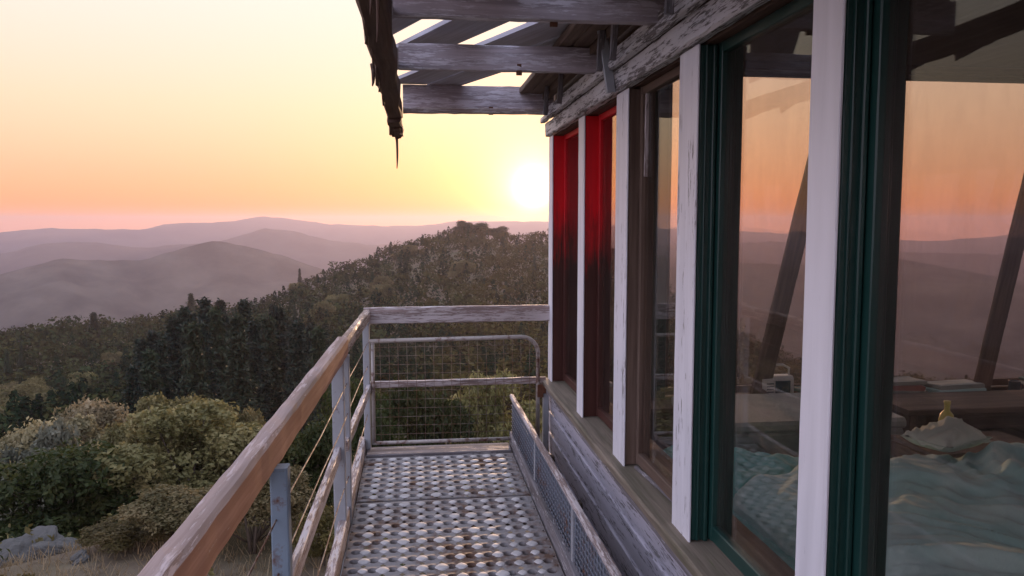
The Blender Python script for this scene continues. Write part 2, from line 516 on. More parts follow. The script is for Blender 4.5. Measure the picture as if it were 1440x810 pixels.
w = MB(); w.board((-.07, 5.37, .752), (.93, 5.37, .758), .05, .036, seg=20, jit=.002); w.build('rafter_batten', M['pink_wood'], cabin)
for (yy, dz) in ((3.0, .0), (3.98, 0.0), (5.44, 0)):
    w = MB(); w.board((.53, yy - .045, .79 + dz), (.53, yy - .045, .735 + dz), .03, .012, Vector((0, 1, 0)), seg=2)
    w.build('rafter_hook', M['rust'], cabin)

def clip(poly, nrm, d):
    out = []
    for i in range(len(poly)):
        a, b = poly[i], poly[(i + 1) % len(poly)]
        da = a[0] * nrm[0] + a[1] * nrm[1] - d; db = b[0] * nrm[0] + b[1] * nrm[1] - d
        if da <= 0: out.append(a)
        if (da < 0 < db) or (db < 0 < da):
            t = da / (da - db); out.append((a[0] + (b[0] - a[0]) * t, a[1] + (b[1] - a[1]) * t))
    return out
NS = (.915, .403)
def plank(s0, s1, z=.935, y1=5.44, dz=0):
    poly = [(-.18, Y0 - .5), (.80, Y0 - .5), (.80, y1), (-.18, y1)]
    poly = clip(poly, NS, s1); 
    if len(poly) < 3: return
    poly = clip(poly, (-NS[0], -NS[1]), -s0)
    if len(poly) < 3: return
    w = MB(); n = len(poly)
    u0, v0 = random.uniform(0, 50), random.uniform(0, 50)
    def uvf(p): return (u0 + p[0] * NS[1] - p[1] * NS[0], v0 + p[0] * NS[0] + p[1] * NS[1])
    for zz in (z, z + .022):
        for p in poly: w.v.append(Vector((p[0], p[1], zz + dz)))
    w.face(list(range(n))[::-1], [uvf(p) for p in poly][::-1])
    w.face([n + i for i in range(n)], [uvf(p) for p in poly])
    for i in range(n):
        j = (i + 1) % n
        w.face([i, j, n + j, n + i], [uvf(poly[i]), uvf(poly[j]), (uvf(poly[j])[0], uvf(poly[j])[1] + .02), (uvf(poly[i])[0], uvf(poly[i])[1] + .02)])
    w.build('roof_board', M['roof_wood'], cabin)
s = -1.0
while s < 1.35:
    plank(s, s + .235, dz=random.uniform(0, .006)); s += .25 if random.random() > .12 else .30
plank(1.66, 1.90)
plank(2.035, 2.27, dz=.004); plank(2.278, 2.49)
# closed boarding next to the cabin wall
w = MB()
w.board((.765, Y0, .905), (.765, 5.43, .905), .07, .04, seg=40, jit=.002)
w.board((.845, Y0, .903), (.845, 5.43, .903), .085, .036, seg=40, jit=.002)
w.board((.915, Y0, .88), (.915, 5.43, .88), .05, .07, seg=40, jit=.002)
w.build('soffit_board', M['brown_board'], cabin)
for yy in (2.6, 3.35, 3.6, 4.6, 5.1):
    w = MB(); w.board((.86, yy, .70), (.875, yy, .93), .03, .02, Vector((0, 1, 0)), seg=4, jit=.002)
    w.build('soffit_strut', M['grey_wood'], cabin)
w = MB(); w.board((.915, 3.58, .60), (.86, 3.62, 1.0), .045, .02, Vector((0, 1, 0)), seg=6, jit=.001); w.build('header_strap', M['galv'], cabin)
# cabin stilts / foundation below the deck
for x in (1.1, 3.6, 6.1):
    for y in (-.6, 2.3, 5.3):
        w = MB(); w.board((x, y, -9), (x, y, -2.2), .2, .2, Vector((0, 1, 0)), seg=6)
        w.build('stilt', M['inner_wood'], cabin)
w = MB(); w.box(XW + .03, XE, Y0, YE, -2.3, -2.202, .004); w.build('floor_frame', M['inner_wood'], cabin)

# ================================================================== CATWALK
walk = thing('metal_catwalk', 'raised catwalk of perforated metal planks running along the cabin windows', 'walkway', (.16, 3.4, -1.75))
DZ = -1.60
def grating(x0, x1, y0, y1, nx, ny):
    w = MB()
    cx, cy = (x1 - x0) / nx, (y1 - y0) / ny
    K = 16
    t = .022
    for i in range(nx):
        for j in range(ny):
            mx, my = x0 + (i + .5) * cx, y0 + (j + .5) * cy
            base = len(w.v)
            rx, ry = cx * .27, cy * .27
            ring_o, ring_i, ring_l = [], [], []
            for k in range(K):
                a = 2 * PI * (k + .5) / K
                c, s_ = math.cos(a), math.sin(a)
                q = max(abs(c), abs(s_))
                w.v.append(Vector((mx + c / q * cx / 2, my + s_ / q * cy / 2, DZ + .0)))
            for k in range(K):
                a = 2 * PI * (k + .5) / K
                w.v.append(Vector((mx + math.cos(a) * rx, my + math.sin(a) * ry, DZ + .003)))
            for k in range(K):
                a = 2 * PI * (k + .5) / K
                w.v.append(Vector((mx + math.cos(a) * rx * .96, my + math.sin(a) * ry * .96, DZ - t)))
            for k in range(K):
                l = (k + 1) % K
                w.face([base + k, base + l, base + K + l, base + K + k], [(0, 0)] * 4, False, 0)
                w.face([base + K + k, base + K + l, base + 2 * K + l, base + 2 * K + k], [(0, 0)] * 4, True, 0)
            # corner raised tread button (bright, worn)
            for (bx, by) in ((mx - cx / 2, my),):
                if bx < x0 + .01: continue
                b2 = len(w.v)
                rr = [(1, 0), (.88, .003), (.6, .005)]
                wob = random.uniform(.68, 1.12)
                for r_, hz in rr:
                    for k in range(12):
                        a = 2 * PI * k / 12
                        w.v.append(Vector((bx + math.copysign(abs(math.cos(a)) ** 1.35, math.cos(a)) * cx * .34 * r_ * wob, by + math.copysign(abs(math.sin(a)) ** 1.35, math.sin(a)) * cy * .33 * r_ * wob, DZ + .0015 + hz)))
                for q in range(2):
                    for k in range(12):
                        l = (k + 1) % 12
                        w.face([b2 + q * 12 + k, b2 + q * 12 + l, b2 + (q + 1) * 12 + l, b2 + (q + 1) * 12 + k], [(0, 0)] * 4, True, 1)
                w.face([b2 + 24 + k for k in range(12)], [(0, 0)] * 12, True, 1)
    # side flanges
    w.box(x0 - .004, x0 + .004, y0, y1, DZ - .05, DZ - .001, .001)
    w.box(x1 - .004, x1 + .004, y0, y1, DZ - .05, DZ - .001, .001)
    w.box(x0 + .005, x1 - .005, y0 - .004, y0 + .004, DZ - .05, DZ - .001, .001)
    w.box(x0 + .005, x1 - .005, y1 - .004, y1 + .004, DZ - .05, DZ - .001, .001)
    return w.build('grating_panel', [M['grate'], M['tread']], walk)
X0, X1 = -.345, .655
for (ya, yb) in ((1.0, 2.2), (2.23, 3.30), (3.33, 4.37), (4.40, 5.22)):
    grating(X0, X1, ya, yb, 11, max(2, round((yb - ya) / .10)))
w = MB(); w.box(X0, X1, 5.25, 5.44, DZ - .03, DZ + .012, .004); w.build('end_plate', M['grey_wood'], walk)
for (xa, xb, mt) in ((X0 - .055, X0 - .012, 'pink_wood'), (X1 + .012, X1 + .052, 'grey_wood')):
    w = MB(); w.board(((xa + xb) / 2, .6, DZ + .03), ((xa + xb) / 2, 5.46, DZ + .03), xb - xa, .11, seg=40, jit=.0015); w.build('toe_board', M[mt], walk)
for y in (1.0, 2.215, 3.315, 4.385, 5.3):
    w = MB(); w.box(X0 - .05, XW + .02, y - .03, y + .03, DZ - .18, DZ - .055, .004)
    w.build('joist', M['inner_wood'], walk)
w = MB(); w.box(.73, .93, .6, 5.46, DZ - .17, DZ - .13, .004); w.build('ledger_plate', M['inner_wood'], walk)

# low mesh guard between deck and cabin
low = thing('low_mesh_guard', 'low dark steel guard with a pale top bar between the walkway and the siding', 'guard', (.68, 3.4, DZ))
w = MB(); w.board((.705, .8, -1.245), (.680, 5.44, -1.25), .03, .03, seg=30, jit=.0015, ch=.006); w.build('top_bar', M['pink_wood'], low)
for y in (1.0, 2.2, 3.3, 4.4, 5.42):
    w = MB(); w.box(.683, .709, y - .015, y + .015, DZ - .1, -1.262, .003)
    w.build('guard_post', M['galv'], low)
w = MB()
for k in range(9):
    z = -1.29 - k * .03
    w.tube([(.705 - .0045 * i, .8 + i * .93, z) for i in range(6)], .0035, 5)
y = .8
while y < 5.42:
    w.tube([(.705 - .0054 * (y - .8), y, -1.27), (.705 - .0054 * (y - .8), y, -1.56)], .003, 5); y += .05
w.build('wire_mesh', M['mesh_panel'], low)
w = MB(); w.board((.722, .8, -1.40), (.704, 5.4, -1.40), .006, .24, seg=30, jit=.001); w.build('back_plate', M['mesh_panel'], low)

# ================================================================== LEFT RAILING
rail = thing('guard_railing', 'worn orange timber handrail on blue grey steel posts along the open side of the walkway', 'railing', (-.4, 3.3, DZ))
RA, RB = Vector((-.474, .70, -.655)), Vector((-.385, 4.12, -.655))
w = MB(); w.board(RA, RB, .062, .105, ch=.010, seg=40, jit=.0020, bow=-.006, topmi=1); w.build('top_rail', [M['rail_wood'], M['rail_top']], rail)['label'] = 'orange weathered handrail board'
w = MB(); w.board((-.392, 4.0, -.668), (-.338, 5.50, -.652), .052, .085, ch=.012, seg=20, jit=.002); w.build('top_rail', M['rail_far_wood'], rail)['label'] = 'greyer far length of the handrail'
for (x, y, zt, mt, ww) in ((-.392, 2.24, -.70, 'blue_steel', .05), (-.392, 3.93, -.69, 'galv', .06), (-.365, 4.12, -.70, 'galv', .03), (-.343, 5.42, -.69, 'galv', .045), (-.44, .6, -.70, 'blue_steel', .05)):
    w = MB(); w.box(x - ww / 2, x + ww / 2, y - .025, y + .025, DZ - .25, zt, .004); w.build('post', M[mt], rail)
w = MB(); w.board((-.435, .7, -1.17), (-.395, 3.98, -1.165), .03, .065, seg=30, jit=.0015); w.build('mid_rail', M['pink_wood'], rail)
w = MB(); w.board((-.372, 4.02, -1.165), (-.33, 5.40, -1.16), .03, .06, seg=16, jit=.0015); w.build('mid_rail', M['pink_wood'], rail)
for z in (-.84, -1.0, -1.34):
    w = MB()
    w.tube([(-.43 + .012 * i + .004 * math.sin(i * 2.1 + z * 9), .7 + i * .6, z - .012 * math.sin(PI * i / 8)) for i in range(9)], .003, 6)
    w.build('wire', M['wire'], rail)

# ================================================================== END RAILING + GATE
endr = thing('end_railing', 'grey timber rail across the far end of the walkway', 'railing', (.3, 5.46, DZ))
w = MB(); w.board((-.36, 5.47, -.655), (.985, 5.47, -.652), .04, .115, ch=.006, seg=20, jit=.0015); w.build('top_rail', M['pink_wood'], endr)
w = MB(); w.board((-.33, 5.46, -1.145), (.93, 5.46, -1.14), .035, .045, seg=16, jit=.0015); w.build('mid_rail', M['pink_wood'], endr)
w = MB(); w.box(.905, .945, 5.40, 5.44, DZ - .15, -1.18, .003); w.build('post', M['galv'], endr)
w = MB(); w.box(.86, .90, 5.38, 5.42, -1.25, -1.16, .003); w.box(.895, .95, 5.36, 5.395, -1.22, -1.17, .003); w.build('bracket', M['rust'], endr)

gate = thing('mesh_gate', 'round cornered tube frame gate with wire mesh fixed below the end rail', 'gate', (.3, 5.40, DZ))
gx0, gx1, gz0, gz1, rr = -.31, .865, -1.55, -.815, .12
pts = [(gx0, 5.405, gz1), ]
pts = [(gx0 - .02, 5.405, gz1 - .012)]
for k in range(7):
    a = PI / 2 - k * PI / 12
    pts.append((gx1 - rr + rr * math.cos(a), 5.405, gz1 - rr + rr * math.sin(a)))
pts += [(gx1, 5.405, -1.2), (gx1, 5.405, gz0)]
w = MB(); w.tube(pts, .015, 8)
w.tube([(gx0 + .01, 5.405, gz1 - .012), (gx0 + .01, 5.405, gz0)], .014, 8)
w.tube([(gx0, 5.405, gz0), (gx1, 5.405, gz0)], .013, 8)
w.build('tube_frame', M['tube'], gate)
w = MB()
x = gx0 + .06
while x < gx1 - .02:
    zt = gz1 - .01 if x < gx1 - rr else gz1 - rr + math.sqrt(max(0, rr ** 2 - (x - gx1 + rr) ** 2))
    w.tube([(x, 5.412, gz0), (x + .004, 5.414, (gz0 + zt) / 2), (x, 5.412, zt)], .0017, 5); x += .062
z = gz0 + .06
while z < gz1 - .01:
    xe = gx1 if z < gz1 - rr else gx1 - rr + math.sqrt(max(0, rr ** 2 - (z - gz1 + rr) ** 2))
    w.tube([(gx0, 5.408, z), ((gx0 + xe) / 2, 5.410, z - .004), (xe, 5.408, z)], .0017, 5); z += .062
w.build('wire_mesh', M['wire'], gate)

# ================================================================== small hanging things under the eave
def hang(name, label, cat, p, L, r=.004, mat='fascia_wood', sway=.015):
    w = MB()
    w.tube([(p[0] + sway * .35 * math.sin(i * .5), p[1] + sway * .6 * math.sin(i * 1.7), p[2] - L * i / 6) for i in range(7)], r, 6, taper=[1, 1, .9, .85, .8, .6, .35])
    return tag(w.build(name, M[mat], None), label, cat, 'splinters hanging from the eave')
hang('hanging_splinter', 'long dark splinter dangling from the far tip of the eave beam', 'splinter', (-.128, 5.94, .66), .26, .010)
hang('hanging_splinter', 'thin dark splinter hanging from the eave beam above the near railing post', 'splinter', (-.10, 2.25, .72), .22, .006)
hang('hanging_splinter', 'straight dark splinter hanging from the eave beam nearest the viewer', 'splinter', (-.10, 1.92, .72), .23, .006)
hang('hanging_splinter', 'short dark splinter on the outer edge of the eave beam', 'splinter', (-.185, 3.66, .72), .10, .010)
w = MB(); w.board((XW + .07, 3.37, .60), (XW + .066, 3.36, .20), .018, .008, Vector((0, 1, 0)), seg=8, jit=.001)
tag(w.build('wood_strip', M['pink_wood']), 'thin pale wood strip hanging from the header in front of a dark pane', 'strip')

# ================================================================== INTERIOR THINGS
def cloth_mat(name, c1, c2, sc_=3):
    m, nt, b = newmat(name)
    oc = nt.new('ShaderNodeTexCoord').outputs['Object']
    n = nt.noise(oc, sc_, 3, .5)
    n2 = nt.noise(oc, 120, 2, .5)
    nt.put(b, 'Base Color', nt.mix(nt.ramp(n, [(.4, (0, 0, 0)), (.6, (1, 1, 1))]), c1, c2))
    b.inputs['Roughness'].default_value = .9
    b.inputs['Sheen Weight'].default_value = .2
    bump(nt, b, n2, .3, .001)
    return m
M['blanket'] = cloth_mat('blanket', (.30, .58, .58), (.45, .70, .69))
M['teal_cloth'] = cloth_mat('teal_cloth', (.12, .50, .49), (.20, .58, .55))
M['pillow'] = cloth_mat('pillow', (.50, .62, .54), (.60, .70, .62))
M['red_cloth'] = cloth_mat('red_cloth', (.28, .11, .09), (.36, .17, .13))
M['grey_cloth'] = cloth_mat('grey_cloth', (.18, .24, .22), (.30, .34, .30))
M['white_plastic'] = plain('white_plastic', (.62, .68, .66), .4, .05)
M['screen'] = plain('screen', (.03, .07, .09), .15, .1)
M['yellow'] = plain('yellow', (.45, .42, .10), .4, .1)
M['paper'] = plain('paper', (.55, .52, .45), .8, .08)
M['book_a'] = plain('book_a', (.10, .16, .13), .6, .1)
M['book_b'] = plain('book_b', (.25, .10, .07), .6, .1)
M['mattress'] = plain('mattress', (.40, .40, .38), .9, .1)

def ridge(t, p=1.5):
    return (.5 + .5 * math.cos(2 * t)) ** p
def wrinkle(x, y, k=1.0):
    u = x + .22 * math.sin(2.1 * y + .6) + .09 * math.sin(5.3 * y + 2 * x) + .03 * math.sin(11 * y - 4 * x)
    v = y + .20 * math.sin(2.6 * x + 1.1) + .08 * math.sin(6.1 * x - y) + .03 * math.sin(12 * x + 5 * y)
    m1 = .5 + .5 * math.sin(1.7 * u + 2.3 * v); m2 = .5 + .5 * math.sin(2.9 * v - 1.3 * u + 2)
    return (.030 * ridge(2.6 * u + 2.1 * v) + .030 * m1 * ridge(4.9 * u - 3.0 * v + 1, 2.2) + .022 * m2 * ridge(8.1 * v + 3.5 * u, 2.0)
            + .014 * m1 * ridge(14 * u - 9 * v, 1.8) + .010 * m2 * ridge(21 * v + 12 * u, 1.6) + .004 * ridge(37 * u + 25 * v) + .02 * math.sin(1.9 * u - 1.3 * v) - .05) * k

def drape(name, x0, x1, y0, y1, ztop, zbot, mat, parent=None, amp=1.0, n=70, edge=.16, mound=0.0):
    """cloth lying over a soft rectangle, falling down at its edges (solid below)"""
    w = MB()
    for i in range(n + 1):
        for j in range(n + 1):
            a, b = i / n, j / n
            x, y = x0 + (x1 - x0) * a, y0 + (y1 - y0) * b
            d = min((x - x0), (x1 - x), (y - y0), (y1 - y))
            t = min(1, max(0, d / edge)); t = 1 - (1 - t) ** 3
            wr = wrinkle(x * 1.3, y * 1.3, amp)
            m_ = mound * math.exp(-((a - .45) / .3) ** 2 - ((b - .75) / .25) ** 2)
            z = zbot + (ztop + m_ - zbot) * t + wr * (.35 + .65 * t)
            o = wrinkle(y * 2 + 3, x * 2, .35)
            w.v.append(Vector((x + o, y + o * .8, z)))
    N = n + 1
    for i in range(n):
        for j in range(n):
            w.face([i * N + j, (i + 1) * N + j, (i + 1) * N + j + 1, i * N + j + 1], [(0, 0)] * 4, True)
    rim = [i * N for i in range(N)] + [n * N + j for j in range(1, N)] + [i * N + n for i in range(n - 1, -1, -1)] + [j for j in range(n - 1, 0, -1)]
    b0 = len(w.v)
    for r_ in rim:
        v = w.v[r_]; w.v.append(Vector((v.x, v.y, zbot - .08)))
    for k in range(len(rim)):
        l = (k + 1) % len(rim)
        w.face([rim[k], b0 + k, b0 + l, rim[l]], [(0, 0)] * 4, False)
    w.face([b0 + k for k in range(len(rim))], [(0, 0)] * len(rim))
    return w.build(name, M[mat], parent)

bed = thing('bed', 'low bed inside the near windows under a rumpled blanket', 'bed', (2.35, 2.3, ZF))
w = MB()
w.box(1.55, 3.6, 1.25, 3.22, ZF + .22, ZF + .30, .01)
for x in (1.62, 3.53):
    for y in (1.32, 3.15):
        w.box(x - .04, x + .04, y - .04, y + .04, ZF, ZF + .219, .004)
w.build('bed_frame', M['inner_wood'], bed)
w = MB(); w.box(1.56, 3.59, 1.26, 3.20, ZF + .305, ZF + .46, .05); w.build('mattress', M['mattress'], bed)
bl = drape('blanket', 1.40, 3.75, 1.15, 3.32, ZF + .56, ZF + .28, 'blanket', None, 1.35, 240, .18, .03)
tag(bl, 'crumpled grey teal blanket spread over the bed', 'blanket')
tc = drape('throw', 1.14, 2.15, 2.05, 4.15, ZF + .36, ZF + .10, 'teal_cloth', None, 1.3, 180, .25, .06)
tag(tc, 'bright teal quilt heaped right inside the glass below the radio', 'throw')
def pillow_mesh(cx, cy, z, a, b, h, rz, name, mat, n=24, peak=0.0):
    w = MB()
    rot = Matrix.Rotation(rz, 3, 'Z')
    for s_ in (1, -1):
        for i in range(n + 1):
            for j in range(n + 1):
                u, v = 2 * i / n - 1, 2 * j / n - 1
                t = max(0, (1 - u ** 4) * (1 - v ** 4)) ** .55
                pinch = 1 - .10 * (1 - abs(u)) * abs(v) - .0
                zz = s_ * h / 2 * t + (wrinkle(u * 1.5 + 4, v * 1.5) * .35 if s_ > 0 else 0)
                if s_ > 0: zz += peak * math.exp(-((u - .3) / .35) ** 2 - ((v) / .4) ** 2)
                p = rot @ Vector((u * a / 2 * (1 - .08 * (1 - abs(u)) * v * v), v * b / 2 * pinch, zz))
                w.v.append(p + Vector((cx, cy, z)))
    N = n + 1; K = N * N
    for s_ in (0, 1):
        for i in range(n):
            for j in range(n):
                q = [s_ * K + i * N + j, s_ * K + (i + 1) * N + j, s_ * K + (i + 1) * N + j + 1, s_ * K + i * N + j + 1]
                w.face(q if s_ == 0 else q[::-1], [(0, 0)] * 4, True)
    return w.build(name, M[mat])
tag(pillow_mesh(2.46, 3.27, ZF + .60, .34, .24, .10, .4, 'pillow', 'pillow', peak=.03), 'pale green peaked pillow at the head of the bed', 'pillow')
# bottle beside the pillow
bt = moved(lathe([(.035, 0), (.037, .01), (.037, .14), (.030, .17), (.014, .19), (.014, .22), (.016, .222), (.016, .24)]), (2.72, 3.62, ZF + .44))
tag(bt.build('bottle', M['yellow']), 'yellow bottle standing behind the pillow on a crate', 'bottle')
crate = thing('wooden_crate', 'dark slatted crate at the head of the bed', 'crate', (2.9, 3.68, ZF))
w = MB()
for k in range(4):
    z = ZF + .05 + k * .105
    w.box(2.6, 3.2, 3.50, 3.52, z - .04, z + .04, .002); w.box(2.6, 3.2, 3.84, 3.86, z - .04, z + .04, .002)
    w.box(2.58, 2.598, 3.50, 3.86, z - .04, z + .04, .002); w.box(3.202, 3.22, 3.50, 3.86, z - .04, z + .04, .002)
w.build('slat_side', M['inner_wood'], crate)
w = MB(); w.box(2.575, 3.225, 3.495, 3.865, ZF + .415, ZF + .438, .002); w.build('lid', M['inner_wood'], crate)

for (xb, xt, lab) in ((2.44, 3.02, 'dark plank leaning on the far window behind the white radio'), (4.18, 4.76, 'dark plank leaning on the far window at the right of the shelf')):
    w = MB(); w.board((xb, 5.215, ZSF + .03), (xt, 5.33, 1.02), .13, .04, Vector((0, 1, 0)), ch=.006, seg=12, jit=.002, bow=.01)
    tag(w.build('leaning_plank', M['inner_wood']), lab, 'plank', 'planks leaning on the far windows')
# shelf clutter along the far windows (top of shelf ZS)
SZ = ZSF + .002
radio = thing('small_radio', 'white portable radio with a dark screen on the far window shelf', 'radio', (2.55, 5.26, SZ))
w = MB(); w.box(2.46, 2.70, 5.20, 5.32, SZ, SZ + .19, .02); w.build('case', M['white_plastic'], radio)
w = MB(); w.box(2.56, 2.67, 5.192, 5.199, SZ + .06, SZ + .16, .003); w.build('screen', M['screen'], radio)
w = MB(); w.tube([(2.47, 5.26, SZ + .185), (2.47, 5.26, SZ + .24), (2.52, 5.26, SZ + .265), (2.64, 5.26, SZ + .265), (2.69, 5.26, SZ + .24), (2.69, 5.26, SZ + .185)], .009, 8); w.build('handle', M['white_plastic'], radio)
w = MB()
for k in range(5): w.board((2.495, 5.195, SZ + .06 + k * .02), (2.545, 5.195, SZ + .06 + k * .02), .004, .008, seg=1)
w.build('speaker_slots', M['screen'], radio)

def pile(name, label, cat, x, y, z, layers, a, b, mats, grp=None, dz=.035):
    t = thing(name, label, cat, (x, y, z), grp)
    for k in range(layers):
        pm = MB()
        ang = random.uniform(-.2, .2)
        n = 10
        pts = []
        h = dz * random.uniform(.8, 1.1)
        A, B = a * random.uniform(.85, 1), b * random.uniform(.85, 1)
        prof = [(-A / 2, -h * .3), (-A / 2 + .012, -h / 2), (A / 2 - .012, -h / 2), (A / 2, -h * .3), (A / 2, h * .3), (A / 2 - .012, h / 2), (-A / 2 + .012, h / 2), (-A / 2, h * .3)]
        c, s_ = math.cos(ang), math.sin(ang)
        zz = z + dz * (k + .5)
        pm.sweep([(x - s_ * B * (i / 6 - .5), y + c * B * (i / 6 - .5), zz + .002 * math.sin(i)) for i in range(7)], prof, jit=.003, smooth=False)
        pm.build('fold' if 'cloth' in name else 'book', M[mats[k % len(mats)]], t)
    return t
pile('folded_cloth', 'folded reddish cloths at the left of the far shelf', 'cloth', 3.55, 5.25, SZ, 4, .34, .2, ['red_cloth', 'grey_cloth'])
pile('folded_cloth', 'folded grey green blankets on the shelf by the leaning post', 'cloth', 3.98, 5.24, SZ, 3, .42, .2, ['grey_cloth', 'blanket'])
pile('book_stack', 'short stack of dark books under the white radio side', 'books', 2.80, 5.26, SZ, 3, .12, .17, ['book_a', 'book_b'], dz=.03)
pile('book_stack', 'stack of papers and books at the right end of the shelf', 'books', 4.75, 5.26, SZ, 4, .3, .22, ['paper', 'book_b', 'paper', 'book_a'], dz=.028)
mug = thing('tin_mug', 'dark tin mug on the far shelf beside the books', 'mug', (4.48, 5.24, SZ))
moved(lathe([(.035, 0), (.04, .005), (.041, .1), (.043, .104), (.037, .104), (.035, .02)]), (4.48, 5.24, SZ)).build('cup', M['screen'], mug)
w = MB(); w.tube([(4.518, 5.24, SZ + .08), (4.545, 5.24, SZ + .075), (4.55, 5.24, SZ + .05), (4.535, 5.24, SZ + .03), (4.517, 5.24, SZ + .03)], .005, 6); w.build('handle', M['screen'], mug)
jar = thing('pale_jar', 'pale lidded jar on the inner sill near the far corner', 'jar', (1.32, 5.22, SZ))
moved(lathe([(.045, 0), (.05, .01), (.05, .13), (.042, .15)]), (1.32, 5.22, SZ)).build('body', M['paper'], jar)
moved(lathe([(.044, .151), (.046, .155), (.046, .175), (.04, .18)]), (1.32, 5.22, SZ)).build('lid', M['white_plastic'], jar)

# table with a folded board in front of the far windows, left of the bed
tb = thing('work_table', 'dark wooden bench table below the far windows', 'table', (4.2, 4.9, ZF))
w = MB(); w.box(3.2, 5.3, 4.62, 5.10, ZF + .33, ZF + .37, .006); w.build('tabletop', M['inner_wood'], tb)
for x in (3.26, 5.24):
    for y in (4.68, 5.04):
        w = MB(); w.box(x - .03, x + .03, y - .03, y + .03, ZF, ZF + .329, .004); w.build('leg', M['inner_wood'], tb)
trunk = thing('storage_trunk', 'flat topped green grey storage trunk beyond the teal throw', 'trunk', (2.35, 4.75, ZF))
w = MB(); w.box(1.75, 2.95, 4.3, 5.05, ZF + .01, ZF + .34, .012); w.build('chest', M['grey_cloth'], trunk)
w = MB(); w.box(1.74, 2.96, 4.29, 5.06, ZF + .343, ZF + .41, .02); w.build('lid', M['grey_cloth'], trunk)
w = MB(); w.box(2.30, 2.40, 4.275, 4.288, ZF + .27, ZF + .36, .004); w.build('latch', M['rust'], trunk)

# ================================================================== VEGETATION
def np_mesh(name, V, F, mats, mi=None, smooth=False, col=None):
    me = bpy.data.meshes.new(name)
    V = np.asarray(V, np.float32); F = np.asarray(F, np.int32)
    me.vertices.add(len(V)); me.vertices.foreach_set('co', V.ravel())
    k = F.shape[1]
    me.loops.add(F.size); me.loops.foreach_set('vertex_index', F.ravel())
    me.polygons.add(len(F)); me.polygons.foreach_set('loop_start', np.arange(0, F.size, k, dtype=np.int32))
    me.polygons.foreach_set('use_smooth', np.full(len(F), smooth))
    if mi is not None: me.polygons.foreach_set('material_index', np.asarray(mi, np.int32))
    for m in mats: me.materials.append(m)
    if col is not None:
        at = me.attributes.new('tint', 'FLOAT_COLOR', 'POINT')
        at.data.foreach_set('color', np.asarray(col, np.float32).ravel())
    me.update(); me.validate()
    return me

def leaves(P, N, size, rng, fold=.25, asp=.55, spread=.9):
    """rhombic leaf faces at P, loosely facing N"""
    n = len(P)
    D = N + rng.normal(0, spread, (n, 3)); D /= np.linalg.norm(D, axis=1)[:, None] + 1e-9
    T = np.cross(D, rng.normal(0, 1, (n, 3))); T /= np.linalg.norm(T, axis=1)[:, None] + 1e-9
    B = np.cross(D, T)
    s = (size * rng.uniform(.6, 1.35, n))[:, None]
    v0 = P - T * s * .5; v2 = P + T * s * .5
    v1 = P + B * s * asp * .5 + D * s * fold * .3; v3 = P - B * s * asp * .5 + D * s * fold * .3
    V = np.stack([v0, v1, v2, v3], 1).reshape(-1, 3)
    F = np.arange(4 * n).reshape(n, 4)
    return V, F

def crown_points(W, H, lobes, per, rng, base=.12, flat=.8):
    P, N = [], []
    cs = []
    for k in range(lobes):
        for _ in range(40):
            a = rng.uniform(0, 2 * np.pi); r = W / 2 * .84 * math.sqrt(rng.uniform(0, 1)); 
            zmax = H * (1 - .45 * (r / (W / 2)) ** 2)
            z = rng.uniform(base * H + .1 * H, zmax * .82)
            if True: break
        rad = rng.uniform(.11, .25) * min(W, H * 1.3)
        c = np.array([r * math.cos(a), r * math.sin(a), z]); cs.append((c, rad))
        m = int(per * rng.uniform(.7, 1.2))
        d = rng.normal(0, 1, (m, 3)); d /= np.linalg.norm(d, axis=1)[:, None]
        d[:, 2] = np.where(d[:, 2] < -.35, -d[:, 2], d[:, 2])
        rr = rad * rng.uniform(.45, 1.12, m) ** .5
        wob = 1 + .22 * np.sin(d[:, 0] * 7 + k) * np.sin(d[:, 1] * 6 + 2 * k)
        p = c + d * (rr * wob)[:, None] * np.array([1, 1, flat])
        P.append(p); N.append(d)
    P = np.concatenate(P); N = np.concatenate(N)
    ok = P[:, 2] > .05
    return P[ok], N[ok], cs

M['bark'] = plain('bark', (.10, .075, .055), .9, .35, 12, bs=.8)
M['leaf_olive'] = leaf('leaf_olive', (.055, .054, .018), (.155, .135, .052), (.30, .24, .11))
M['leaf_pale'] = leaf('leaf_pale', (.13, .125, .065), (.27, .23, .12), (.43, .36, .20))
M['leaf_dark'] = leaf('leaf_dark', (0.0158, 0.0252, 0.0072), (0.0360, 0.0446, 0.0115), (0.0684, 0.0612, 0.0158))
M['leaf_blue'] = leaf('leaf_blue', (.09, .10, .07), (.165, .17, .12), (.27, .26, .18))
M['leaf_gold'] = leaf('leaf_gold', (0.0504, 0.0360, 0.0108), (0.0936, 0.0720, 0.0216), (0.1440, 0.1008, 0.0360))
M['leaf_dry'] = leaf('leaf_dry', (.10, .055, .035), (.17, .095, .065), (.24, .15, .11), trans=.15)
M['needle'] = leaf('needle', (0.0072, 0.0144, 0.0086), (0.0144, 0.0245, 0.0130), (0.0288, 0.0374, 0.0173), trans=.15, cell=.5)
M['needle_light'] = leaf('needle_light', (0.0130, 0.0230, 0.0094), (0.0252, 0.0360, 0.0144), (0.0432, 0.0540, 0.0216), trans=.2, cell=.5)

